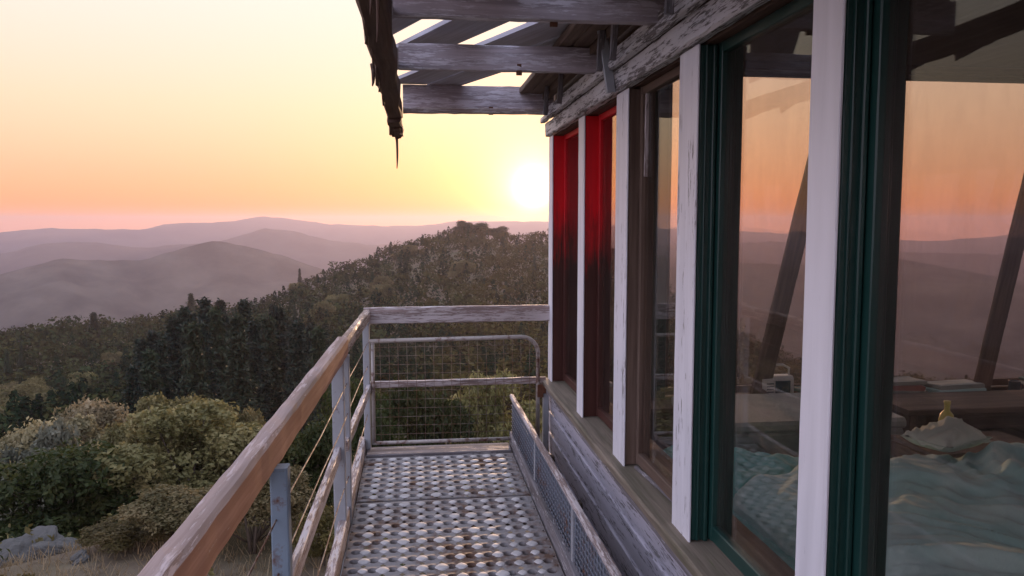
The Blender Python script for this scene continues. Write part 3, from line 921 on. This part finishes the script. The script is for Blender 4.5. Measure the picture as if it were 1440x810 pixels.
CROWNS = {}
def shrub_meshes(key, W, H, lobes, per, leafsize, mat, seed):
    rng = np.random.default_rng(seed)
    P, N, cs = crown_points(W, H, lobes, per, rng)
    V, F = leaves(P, N, leafsize, rng)
    me = np_mesh('crown', V, F, [M[mat]])
    w = MB()
    rs = random.Random(seed)
    for k in range(3):
        a = k * 2.1 + rs.random()
        w.tube([(0.05 * math.cos(a), .05 * math.sin(a), -.3), (.15 * math.cos(a), .15 * math.sin(a), H * .2), (.3 * math.cos(a), .3 * math.sin(a), H * .45)], .05 * H / 3, 7, [1.2, .9, .5])
    for c, rad in cs:
        a = Vector((c[0] * .15, c[1] * .15, H * .12)); b = Vector(c)
        mid = a.lerp(b, .5) + Vector((rs.uniform(-.1, .1), rs.uniform(-.1, .1), rs.uniform(0, .15))) * H * .3
        w.tube([a, mid, b, b + (b - mid) * .5], .022 * H / 3, 6, [1, .7, .4, .15])
    tr = w.build('trunk', M['bark'])
    CROWNS[key] = (me, tr.data)
    bpy.data.objects.remove(tr)
def place(key, name, label, cat, loc, s=(1, 1, 1), rz=0.0, group=None):
    t = thing(name, label, cat, loc, group)
    t.rotation_euler = (0, 0, rz); t.scale = s
    c, tr = CROWNS[key]
    for nm, d in (('crown', c), ('trunk', tr)):
        o = bpy.data.objects.new(nm, d); COL.objects.link(o); o.parent = t
    return t

def pine_mesh(key, H, W, seed, mat):
    rng = np.random.default_rng(seed)
    P, N = [], []
    nb = 26
    for k in range(nb):
        f = k / nb
        z = H * (.10 + .90 * f)
        rad = W / 2 * (1 - f) ** .95 * rng.uniform(.75, 1.1) + .05
        m = int(5 + 5 * (1 - f))
        a0 = rng.uniform(0, 6.28)
        for q in range(m):
            a = a0 + q * 2 * np.pi / m + rng.uniform(-.3, .3)
            L = rad * rng.uniform(.65, 1.15)
            for t in np.linspace(.25, 1, 5):
                c = np.array([math.cos(a) * L * t, math.sin(a) * L * t, z - .22 * L * t + .08 * L * t * t + rng.uniform(-.1, .1)])
                kk = 6
                P.append(c + rng.normal(0, .16 + .1 * (1 - t), (kk, 3))); N.append(np.tile(np.array([math.cos(a) * .5, math.sin(a) * .5, .8]), (kk, 1)))
    P = np.concatenate(P); N = np.concatenate(N)
    V, F = leaves(P, N, .55, rng, asp=.35, spread=.6)
    me = np_mesh('crown', V, F, [M[mat]])
    w = MB(); w.tube([(0, 0, -1), (0, .02 * H * .2, H * .35), (.05, 0, H * .7), (0, 0, H)], .22, 8, [1.2, .8, .45, .08])
    tr = w.build('trunk', M['bark']); CROWNS[key] = (me, tr.data); bpy.data.objects.remove(tr)

# ---- terrain heights: z as a function of azimuth (deg, 0 = +y, right positive) and distance
def skyline(points):
    a = []
    for px, py in points:
        u, v = (px - 720) / 1088, (405 - py) / 1088
        ry = math.cos(PITCH) + v * math.sin(PITCH); rz = -math.sin(PITCH) + v * math.cos(PITCH)
        az = math.degrees(math.atan2(u, ry)) + 7.151
        a.append((az, rz / math.hypot(u, ry)))
    return a
ridge_pts = skyline([(0, 449), (100, 438), (200, 433), (250, 418), (350, 412), (400, 394), (440, 376), (500, 358), (560, 336), (620, 318), (655, 309), (690, 315), (725, 322), (755, 320), (790, 316)])
ridge_az = [-180, -100, -60, -40] + [a for a, _ in ridge_pts] + [14, 20, 28, 36, 50, 80, 120, 180]
ridge_el = [-.12, -.12, -.13, -.125] + [e for _, e in ridge_pts] + [-.02, -.09, -.16, -.17, -.17, -.15, -.13, -.12]
rc_az = [-180, -40, -26, -10, 0, 3, 9, 16, 30, 60, 180]
rc_r = [250, 250, 260, 300, 380, 420, 430, 400, 320, 260, 250]
mid_pts = skyline([(0, 386), (60, 370), (90, 363), (120, 366), (200, 366), (250, 351), (300, 338), (340, 345), (400, 360), (430, 371), (500, 395), (600, 410)])
far_pts = skyline([(0, 327), (60, 321), (120, 322), (200, 323), (240, 314), (290, 313), (320, 312), (370, 304), (410, 308), (460, 315), (540, 318), (600, 317), (640, 311)])
rngn = np.random.default_rng(3)
PH = rngn.uniform(0, 6.28, 40)
def fbm(x, y, sc_, oct_=5):
    o = 0; amp = 1
    for k in range(oct_):
        c, s_ = math.cos(PH[k] * 3), math.sin(PH[k] * 3)
        u, v = (x * c - y * s_) / sc_, (x * s_ + y * c) / sc_
        o = o + amp * np.sin(u + PH[k]) * np.sin(v * 1.13 + PH[k + 8] + .7 * np.sin(u * .61 + PH[k + 16]))
        sc_ *= .47; amp *= .5
    return o
TREEH = 8.0
def ground_z(x, y):
    x = np.asarray(x, float); y = np.asarray(y, float)
    r = np.hypot(x, y) + 1e-6
    az = np.degrees(np.arctan2(x, y))
    E = np.interp(az, ridge_az, ridge_el); Rc = np.interp(az, rc_az, rc_r)
    crest = Rc * E - TREEH
    z140 = np.minimum(-30, crest * .4 - 20)
    kr = [0, 12, 17, 25, 45, 75]
    kz = [-6.3, -6.2, -6.5, -9.6, -15, -24]
    near = np.interp(r, kr, kz)
    t = np.clip((r - 75) / 65, 0, 1); z1 = -24 + (z140 + 24) * t * t * (3 - 2 * t)
    t2 = np.clip((r - 140) / (Rc - 140), 0, 1); z2 = z140 + (crest - z140) * (t2 * .6 + .4 * t2 * t2 * (3 - 2 * t2))
    t3 = np.clip((r - Rc) / 700, 0, 1); z3 = crest + (-240 - crest) * (1 - (1 - t3) ** 2) 
    z = np.where(r < 75, near, np.where(r < 140, z1, np.where(r < Rc, z2, z3)))
    amp = np.clip((r - 8) / 60, 0, 1) * np.clip(1.4 - r / 900, .3, 1)
    return z + fbm(x, y, 38) * 1.1 * amp + fbm(x, y, 6, 4) * .16

def polar_sheet(name, rs, az0, az1, na, zf, mat):
    az = np.radians(np.linspace(az0, az1, na))
    RR, AA = np.meshgrid(rs, az, indexing='ij')
    X = RR * np.sin(AA); Y = RR * np.cos(AA)
    Z = zf(X, Y)
    V = np.stack([X, Y, Z], -1).reshape(-1, 3)
    n = len(rs)
    i, j = np.meshgrid(np.arange(n - 1), np.arange(na - 1), indexing='ij')
    F = np.stack([i * na + j, i * na + j + 1, (i + 1) * na + j + 1, (i + 1) * na + j], -1).reshape(-1, 4)[:, ::-1]
    me = np_mesh(name, V, F, [mat], smooth=True)
    o = bpy.data.objects.new(name, me); COL.objects.link(o)
    return o

def ground_mat():
    m, nt, b = newmat('ground')
    oc = nt.new('ShaderNodeTexCoord').outputs['Object']
    n1 = nt.noise(oc, .12, 6, .6); n2 = nt.noise(oc, 1.7, 8, .65); n3 = nt.noise(oc, 14, 5, .6)
    col = nt.mix(nt.ramp(n2, [(.35, (0, 0, 0)), (.65, (1, 1, 1))]), (.11, .075, .055), (.19, .145, .10))
    col = nt.mix(nt.ramp(n1, [(.42, (0, 0, 0)), (.62, (.9, .9, .9))]), col, (.09, .085, .035))
    col = nt.mix(nt.math('MULTIPLY', n3, .5), col, (.13, .10, .075))
    nt.put(b, 'Base Color', col); b.inputs['Roughness'].default_value = .95
    b.inputs['Specular IOR Level'].default_value = .1
    bump(nt, b, n3, .7, .05)
    return m
rs = np.concatenate([np.linspace(.3, 40, 70), np.linspace(41.5, 160, 60), np.linspace(165, 520, 60), np.geomspace(540, 6250, 40)])
g = polar_sheet('ground', rs, -180, 180, 361, ground_z, ground_mat()); g['kind'] = 'structure'

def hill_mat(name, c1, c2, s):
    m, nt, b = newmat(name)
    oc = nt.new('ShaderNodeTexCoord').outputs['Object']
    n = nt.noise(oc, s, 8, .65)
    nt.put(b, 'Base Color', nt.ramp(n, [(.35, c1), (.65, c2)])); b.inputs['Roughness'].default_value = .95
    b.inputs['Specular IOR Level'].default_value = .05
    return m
def ring(name, pts, R0, width, amp_noise, seed, mat, base=-260, default=-.004, var=.004, drop=0):
    azs = [p[0] for p in pts]; els = [p[1] for p in pts]
    rng = np.random.default_rng(seed)
    pa = [-181] + sorted(rng.uniform(-175, azs[0] - 8, 14)) ; pe = [default] + list(default + rng.normal(0, var, 14))
    qa = sorted(rng.uniform(azs[-1] + 8, 176, 12)) + [181]; qe = list(default + rng.normal(0, var, 12)) + [default]
    A = np.array(pa + azs + qa); Eh = np.array(pe + els + qe)
    def zf(x, y):
        r = np.hypot(x, y); az = np.degrees(np.arctan2(x, y))
        el = np.interp(az, A, Eh) + .00035 * np.sin(az * 3.1 + seed) + .0003 * np.sin(az * 7.7)
        t = (r - R0) / width
        prof = np.where(np.abs(t) < 1, (1 - np.abs(t)) ** 1.2 * .75 + .25 * (1 - t * t) ** 2, 0)
        prof = np.clip(prof, 0, 1)
        side = 1 - np.clip(np.abs(t) * 6, 0, 1)
        z = base + (R0 * el - base) * prof + fbm(x, y, R0 * .12, 5) * amp_noise * (1 - side) * np.clip(1 - np.abs(t), 0, 1)
        return z
    rs_ = R0 + width * np.linspace(-1, 1, 41)
    o = polar_sheet(name, rs_, -180, 180, 721, zf, mat); o['kind'] = 'structure'
    return o
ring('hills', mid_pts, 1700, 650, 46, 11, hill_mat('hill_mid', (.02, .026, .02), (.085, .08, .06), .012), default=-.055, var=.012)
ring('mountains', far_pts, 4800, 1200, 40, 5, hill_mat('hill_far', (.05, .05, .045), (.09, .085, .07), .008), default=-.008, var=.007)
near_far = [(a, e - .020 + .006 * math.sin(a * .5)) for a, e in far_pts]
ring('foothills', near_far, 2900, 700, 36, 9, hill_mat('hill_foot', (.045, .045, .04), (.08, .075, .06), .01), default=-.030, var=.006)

def at(px, d):
    """ground point under image column px at horizontal distance d (metres)"""
    az = math.atan((px - 720) / 1088 / math.cos(PITCH)) + YAW
    x, y = d * math.sin(az), d * math.cos(az)
    return x, y, float(ground_z(x, y))
def top_z(py, d):
    return -(py - 312) / 1088 * d * 1.0

# ---- shrubs near the lookout
shrub_meshes('olive', 4.4, 4.2, 26, 1054, 0.152, 'leaf_olive', 1)
shrub_meshes('pale', 4.2, 5.0, 24, 952, 0.160, 'leaf_pale', 2)
shrub_meshes('dark', 3.4, 2.8, 22, 952, 0.129, 'leaf_dark', 3)
shrub_meshes('blue', 1.5, 1.3, 14, 714, 0.076, 'leaf_blue', 4)
shrub_meshes('gold', 1.6, 1.4, 12, 714, 0.076, 'leaf_gold', 5)
shrub_meshes('green', 3.0, 3.4, 20, 884, 0.122, 'leaf_olive', 8)
SH = [
 ('olive', 'broadleaf_tree', 'broad olive green tree directly left of the handrail, biggest crown of the near brush', 'tree', 255, 23, 560, 215, 4.4, 4.2),
 ('pale', 'broadleaf_tree', 'pale grey green tree with the tallest top behind the dark bush', 'tree', 175, 33, 520, 130, 4.2, 5.0),
 ('pale', 'broadleaf_tree', 'pale olive tree at the left, above the dark green bush', 'tree', 85, 31, 528, 125, 4.2, 5.0),
 ('blue', 'leafy_shrub', 'hazy grey green shrub crown cut by the left edge of the view', 'shrub', 15, 29, 552, 110, 1.5, 1.3),
 ('olive', 'broadleaf_tree', 'rounded olive tree in the middle of the pale clump', 'tree', 225, 29, 545, 130, 4.4, 4.2),
 ('green', 'broadleaf_tree', 'small upright light olive tree touching the handrail', 'tree', 315, 27, 558, 80, 3.0, 3.4),
 ('dark', 'leafy_shrub', 'dark green dense bush in front of the pale trees', 'shrub', 84, 23, 600, 185, 3.4, 2.8),
 ('gold', 'leafy_shrub', 'golden low shrub at the bottom left corner', 'shrub', -4, 13.5, 745, 50, 1.6, 1.4),
 ('gold', 'leafy_shrub', 'golden green shrub at the foot of the big olive tree', 'shrub', 165, 16.5, 700, 95, 1.6, 1.4),
 ('green', 'leafy_shrub', 'green bush in the shade between olive tree and handrail', 'shrub', 235, 16.5, 655, 130, 3.0, 3.4),
 ('green', 'leafy_shrub', 'olive bush seen through the wires under the handrail', 'shrub', 345, 15.0, 650, 130, 3.0, 3.4),
 ('dark', 'leafy_shrub', 'dark bush behind the blue railing post', 'shrub', 425, 17.0, 600, 120, 3.4, 2.8),
 ('gold', 'leafy_shrub', 'golden shrub low behind the mid rail', 'shrub', 450, 14.0, 720, 80, 1.6, 1.4),
 ('dark', 'leafy_shrub', 'dark bush under the far corner of the walkway', 'shrub', 500, 22.0, 560, 110, 3.4, 2.8),
 ('dark', 'leafy_shrub', 'wide dark bush seen through the mesh gate', 'shrub', 600, 24.0, 560, 130, 3.4, 2.8),
 ('olive', 'leafy_shrub', 'olive bush seen through the right of the mesh gate', 'shrub', 700, 27.0, 530, 120, 4.4, 4.2),
]
for i, (key, nm, lab, cat, px, d, py, wpx, W, H) in enumerate(SH):
    x, y, z = at(px, d)
    h = top_z(py, d) - z
    wd = wpx / 1088 * d
    place(key, nm, lab, cat, (x, y, z), (wd / W * 1.16, wd / W * 1.16, h / H * 1.16), i * 1.37, 'shrubs and small trees below the lookout')

# ---- pine grove
pine_mesh('pine_a', 16, 5.0, 21, 'needle'); pine_mesh('pine_b', 15, 4.4, 22, 'needle'); pine_mesh('pine_c', 14, 5.4, 23, 'needle_light')
rp = random.Random(5)
npine = 0
for k in range(46):
    px = 180 + (k * 37 % 46) / 46 * 310 + rp.uniform(-6, 6)
    d = 62 + (k * 17 % 23) / 23 * 46
    topy = np.interp(px, [170, 200, 240, 260, 300, 350, 400, 440, 490], [478, 452, 424, 413, 410, 416, 424, 446, 480]) + rp.uniform(-4, 26) + (100 - d) * .18
    x, y, z = at(px, d)
    h = top_z(topy, d) - z
    h = max(6, h)
    key = ('pine_a', 'pine_b', 'pine_a', 'pine_c')[k % 4]
    H = {'pine_a': 16, 'pine_b': 15, 'pine_c': 14}[key]
    s = h / H
    place(key, 'pine_tree', 'dark green pine in the dense grove at the foot of the ridge', 'pine tree', (x, y, z), (max(.75, s ** .6),) * 2 + (s,), k * 2.4, 'pines in the dark grove')
x, y, z = at(130, 235)
place('pine_c', 'pine_tree', 'lone tree standing above the skyline at the far left', 'pine tree', (x, y, z), (1.2, 1.2, (top_z(424, 235) - z) / 14), 0, 'pines on the skyline')
x, y, z = at(268, 262)
place('pine_c', 'pine_tree', 'dark pine top breaking the skyline above the grove', 'pine tree', (x, y, z), (1.3, 1.3, (top_z(405, 262) - z) / 14), 1, 'pines on the skyline')
for (px, d, py, wpx, lab) in ((652, 418, 310, 30, 'dark crown on the highest point of the ridge'), (674, 421, 313, 40, 'dark crown just right of the highest point of the ridge'), (700, 424, 318, 34, 'small dark crown on the ridge next to the sun')):
    x, y, z = at(px, d)
    place('dark', 'broadleaf_tree', lab, 'tree', (x, y, z), (wpx / 1088 * d / 3.4,) * 2 + ((top_z(py, d) - z) / 2.8,), px, 'trees on the ridge top')

# ---- trees that stand out of the wood on the flank of the ridge
rp2 = random.Random(12)
for k in range(22):
    px = rp2.uniform(0, 150) if k % 2 else rp2.uniform(400, 760)
    d = rp2.uniform(115, 190) if k % 2 else rp2.uniform(150, 330)
    x, y, z = at(px, d)
    h = rp2.uniform(7, 11); w_ = h * rp2.uniform(.8, 1.15)
    if k % 3 == 0:
        place('pine_c', 'pine_tree', 'dark conifer standing out of the wood on the flank of the ridge', 'pine tree', (x, y, z), (h * .07, h * .07, h * 1.15 / 14), k, 'conifers standing out of the ridge wood')
    else:
        place('green', 'broadleaf_tree', 'light green round tree standing out of the wood on the flank of the ridge', 'tree', (x, y, z), (w_ / 3.0, w_ / 3.0, h / 3.4), k, 'round trees standing out of the ridge wood')

# ---- the wood covering the ridge: one mass
def forest():
    rng = np.random.default_rng(77)
    VV, FF, CC = [], [], []
    off = 0
    n = 0
    # stratified polar scatter
    cand = []
    for az in np.arange(-75, 62, .55):
        r = 84 + rng.uniform(0, 8)
        Rc = np.interp(az, rc_az, rc_r)
        while r < Rc + 14:
            cand.append((az + rng.uniform(-.5, .5), r, Rc)); r += rng.uniform(5.5, 9.5) * (1 + (r - 84) / 500)
    for az, r, Rc in cand:
        x, y = r * math.sin(R(az)), r * math.cos(R(az))
        z = float(ground_z(x, y))
        conifer = rng.random() < (.22 + .2 * math.sin(x * .02 + 1)) * (1 if az < 0 else .5)
        h = rng.uniform(5, 8.2) * (1.05 if conifer else .85)
        if r > Rc - 25: h = min(h, 7.6)
        wd = h * (.42 if conifer else 1.25) * rng.uniform(.85, 1.2)
        m = 190 if r < 130 else 110 if r < 200 else 75
        fs = .55 if r < 130 else .7 if r < 200 else .8
        d = rng.normal(0, 1, (m, 3)); d /= np.linalg.norm(d, axis=1)[:, None]
        if conifer:
            t = rng.uniform(0, 1, m) ** .8
            rad = wd / 2 * (1 - t) ** .8 * rng.uniform(.5, 1.1, m) + .15
            a = rng.uniform(0, 6.28, m)
            p = np.stack([rad * np.cos(a), rad * np.sin(a), h * (.08 + .92 * t)], 1)
            nn = np.stack([np.cos(a), np.sin(a), np.full(m, .6)], 1)
            sz = .15 * h * fs; asp = .45
        else:
            k = rng.integers(0, 5, m)
            lc = rng.uniform(-1, 1, (5, 3)) * np.array([wd * .28, wd * .28, h * .2]) + np.array([0, 0, h * .58])
            d[:, 2] = np.abs(d[:, 2]) * np.where(rng.random(m) < .8, 1, -1)
            p = lc[k] + d * np.array([wd * .30, wd * .30, h * .30]) * rng.uniform(.7, 1.1, (m, 1))
            nn = d; sz = .20 * h * fs; asp = .7
        V, F = leaves(p + np.array([x, y, z]), nn, sz, rng, asp=asp, spread=.45)
        VV.append(V); FF.append(F + off); off += len(V)
        if conifer: c = np.array([.014, .024, .013]) * rng.uniform(.7, 1.4)
        else:
            c = (np.array([.026, .036, .017]) + np.array([.013, .001, -.003]) * np.clip(az / 12 + .5, 0, 1)) * rng.uniform(.7, 1.3) + np.array([.02, .008, 0]) * rng.random()  # crowns redder toward the sun side: flare glow mixed into the leaf colour
        CC.append(np.tile(np.append(c, 1), (len(V), 1)))
    m, nt, b = newmat('forest_leaf')
    at_ = nt.new('ShaderNodeAttribute', attribute_name='tint')
    oc = nt.new('ShaderNodeTexCoord').outputs['Object']
    nn = nt.noise(oc, .5, 3, .6)
    col = nt.mix(nn, nt.mix(1.0, at_.outputs[0], (.75, .75, .75), 'MULTIPLY'), nt.mix(1.0, at_.outputs[0], (1.5, 1.45, 1.3), 'MULTIPLY'))
    nt.put(b, 'Base Color', col); b.inputs['Roughness'].default_value = 1; b.inputs['Specular IOR Level'].default_value = 0
    tr = nt.new('ShaderNodeBsdfTranslucent'); nt.put(tr, 'Color', col)
    mx = nt.new('ShaderNodeMixShader'); nt.put(mx, 0, .06)
    nt.l.new(b.outputs[0], mx.inputs[1]); nt.l.new(tr.outputs[0], mx.inputs[2]); nt.l.new(mx.outputs[0], nt.n['Material Output'].inputs[0])
    me = np_mesh('forest', np.concatenate(VV), np.concatenate(FF), [m], col=np.concatenate(CC))
    o = bpy.data.objects.new('forest', me); COL.objects.link(o)
    tag(o, 'far wood of oaks and conifers covering the ridge below the sun', 'forest', kind='stuff')
    print('forest trees', len(cand), 'faces', len(me.polygons))
forest()

# ---- low brush and dry grass on the slope below
def brush():
    rng = np.random.default_rng(9)
    P, N, S = [], [], []
    VV, FF, off = [], [], 0
    mi = []
    n = 900
    for k in range(n):
        az = rng.uniform(-62, 18); r = 12 + 62 * rng.uniform(0, 1) ** .8
        x, y = r * math.sin(R(az)), r * math.cos(R(az)); z = float(ground_z(x, y))
        if r < 19 and rng.random() < .85: continue
        wd = rng.uniform(.5, 1.5) * (1 + r / 60)
        m = 45
        d = rng.normal(0, 1, (m, 3)); d /= np.linalg.norm(d, axis=1)[:, None]; d[:, 2] = np.abs(d[:, 2])
        p = d * np.array([wd * .55, wd * .55, wd * .5]) * rng.uniform(.5, 1.1, (m, 1)) + np.array([x, y, z])
        V, F = leaves(p, d, .10 + .004 * r, rng, spread=.6)
        VV.append(V); FF.append(F + off); off += len(V); mi += [int(rng.choice([0, 0, 1, 2]))] * len(F)
    me = np_mesh('scrub', np.concatenate(VV), np.concatenate(FF), [M['leaf_olive'], M['leaf_dark'], M['leaf_gold']], mi=mi)
    o = bpy.data.objects.new('scrub', me); COL.objects.link(o)
    tag(o, 'low scrub covering the slope between the larger shrubs', 'scrub', kind='stuff')
    VV, FF, off = [], [], 0
    P = []
    for k in range(9000):
        az = rng.uniform(-50, -5); r = 11 + 11 * rng.uniform(0, 1)
        P.append((r * math.sin(R(az)), r * math.cos(R(az))))
    P = np.array(P); Z = ground_z(P[:, 0], P[:, 1])
    B = np.column_stack([P, Z]); h = rng.uniform(.08, .28, len(B))[:, None]
    lean = rng.normal(0, .35, (len(B), 3)); lean[:, 2] = 1
    side = rng.normal(0, 1, (len(B), 3)); side[:, 2] = 0; side /= np.linalg.norm(side, axis=1)[:, None]
    V = np.stack([B - side * .012, B + side * .012, B + lean * h + side * .003, B + lean * h - side * .003], 1).reshape(-1, 3)
    me = np_mesh('dry_grass', V, np.arange(len(V)).reshape(-1, 4), [M['leaf_dry_grass']])
    o = bpy.data.objects.new('dry_grass', me); COL.objects.link(o)
    tag(o, 'thin dry grass on the bare ground at the lower left', 'grass', kind='stuff')
M['leaf_dry_grass'] = leaf('leaf_dry_grass', (.20, .15, .08), (.30, .23, .13), (.38, .30, .18), trans=.3)
brush()
# rocks
def rock(px, d, s, label, seed):
    rng = np.random.default_rng(seed)
    bm = bmesh.new(); bmesh.ops.create_icosphere(bm, subdivisions=5, radius=1)
    for v in bm.verts:
        n = fbm(v.co.x * 1.0 + seed, v.co.y + v.co.z * 1.3, .55, 5)
        v.co *= 1 + .26 * float(n); v.co.z *= .7
    me = bpy.data.meshes.new('rock'); bm.to_mesh(me); bm.free()
    me.materials.append(M['rock'])
    o = bpy.data.objects.new('rock', me); COL.objects.link(o)
    x, y, z = at(px, d); o.location = (x, y, z + .12 * s); o.scale = (s, s * .8, s); o.rotation_euler = (0, 0, seed)
    tag(o, label, 'rock', 'rocks below the lookout')
M['rock'] = plain('rock', (.085, .08, .072), .9, .3, 4, bs=.8)
rock(34, 19.6, .78, 'largest grey boulder of the cluster at the lower left', 2)
rock(68, 19.0, .56, 'grey boulder leaning on the right of the largest one', 5)
rock(6, 19.0, .62, 'grey boulder cut by the left edge of the view', 9)
rock(44, 17.6, .38, 'small grey rock in front of the boulders', 12)
rock(92, 16.2, .20, 'little grey rock lying alone on the bare ground', 8)

# ================================================================== HAZE
hv = bpy.data.materials.new('haze'); hv.use_nodes = True
nt = NT(hv); nt.n.remove(nt.n['Principled BSDF'])
pv = nt.new('ShaderNodeVolumePrincipled')
nt.put(pv, 'Color', (.72, .635, .79)); nt.put(pv, 'Density', 2.0e-4); nt.put(pv, 'Anisotropy', .55)
nt.l.new(pv.outputs[0], nt.n['Material Output'].inputs['Volume'])
bm = bmesh.new(); bmesh.ops.create_cube(bm, size=1)
for v in bm.verts:
    v.co = Vector((v.co.x * 12800, v.co.y * 12800, (v.co.z + .5) * 387 - 345))
me = bpy.data.meshes.new('haze'); bm.to_mesh(me); bm.free(); me.materials.append(hv)
o = bpy.data.objects.new('haze', me); COL.objects.link(o)
tag(o, 'thin evening haze filling the valleys between the ridges', 'haze', kind='stuff')

# ================================================================== LIGHT
sun = bpy.data.lights.new('sun', 'SUN'); sun.energy = 2.6; sun.angle = R(.6); sun.color = (1.0, .62, .36)
so = bpy.data.objects.new('sun', sun); COL.objects.link(so)
so.rotation_euler = (-SDIR).to_track_quat('-Z', 'Y').to_euler()

world = bpy.data.worlds.new('World'); sc.world = world; world.use_nodes = True
nt = NT(world)
bg = nt.n['Background']
sky = nt.new('ShaderNodeTexSky'); sky.sky_type = 'NISHITA'; sky.sun_disc = False
sky.sun_elevation = SUN_EL; sky.sun_rotation = SUN_AZ; sky.air_density = 1.6; sky.dust_density = 4.0; sky.ozone_density = 1.5; sky.altitude = 900
d = nt.new('ShaderNodeVectorMath', operation='NORMALIZE')
nt.put(d, 0, nt.new('ShaderNodeTexCoord').outputs['Generated'])
d = d.outputs[0]
sx = nt.new('ShaderNodeSeparateXYZ'); nt.put(sx, 0, d)
dt = nt.new('ShaderNodeVectorMath', operation='DOT_PRODUCT'); nt.put(dt, 0, d); nt.put(dt, 1, tuple(SDIR))
ang = nt.math('MULTIPLY', nt.math('ARCCOSINE', nt.math('MINIMUM', dt.outputs['Value'], .9999999)), 180 / PI)
el = nt.math('MULTIPLY', nt.math('ARCSINE', sx.outputs[2]), 1 / 90 * 180 / PI)      # 0 horizon .. 1 zenith
elp = nt.math('POWER', nt.math('MAXIMUM', el, 0.0), .5)
def q(deg): return (deg / 90) ** .5
warm = nt.ramp(elp, [(0, (1.35, .50, .17)), (q(1.2), (1.12, .47, .20)), (q(3.5), (.96, .56, .35)), (q(8), (.97, .73, .53)), (q(15), (.96, .86, .77)), (q(35), (.92, .92, 1.12)), (1, (.92, 1.08, 1.5))])
cool = nt.ramp(elp, [(0, (1.05, .75, .88)), (q(5), (1.3, 1.02, 1.16)), (q(14), (1.34, 1.27, 1.60)), (q(35), (1.28, 1.34, 1.82)), (1, (.92, 1.08, 1.5))])
base = nt.mix(nt.ramp(nt.math('MULTIPLY', ang, 1 / 180), [(.19, (0, 0, 0)), (.6, (1, 1, 1))], 'EASE'), warm, cool)
def glow(amp, w, col):
    e = nt.math('MULTIPLY', nt.math('POWER', 2.71828, nt.math('MULTIPLY', ang, -1.0 / w)), amp)
    nd = nt.new('ShaderNodeVectorMath', operation='SCALE'); nt.put(nd, 0, col); nt.put(nd, 3, e)
    return nd.outputs[0]
tot = base
for gl in (glow(.32, 7, (.75, .68, .28)), glow(4.2, 1.6, (1.0, .85, .35)), glow(40, .3, (1.0, .9, .6))):
    tot = nt.mix(1.0, tot, gl, 'ADD')
bg2 = nt.new('ShaderNodeBackground'); nt.put(bg2, 'Color', tot); nt.put(bg2, 'Strength', 1.0)
nt.put(bg, 'Color', sky.outputs[0]); nt.put(bg, 'Strength', .05)
ad = nt.new('ShaderNodeAddShader')
nt.l.new(bg.outputs[0], ad.inputs[0]); nt.l.new(bg2.outputs[0], ad.inputs[1])
nt.l.new(ad.outputs[0], nt.n['World Output'].inputs[0])
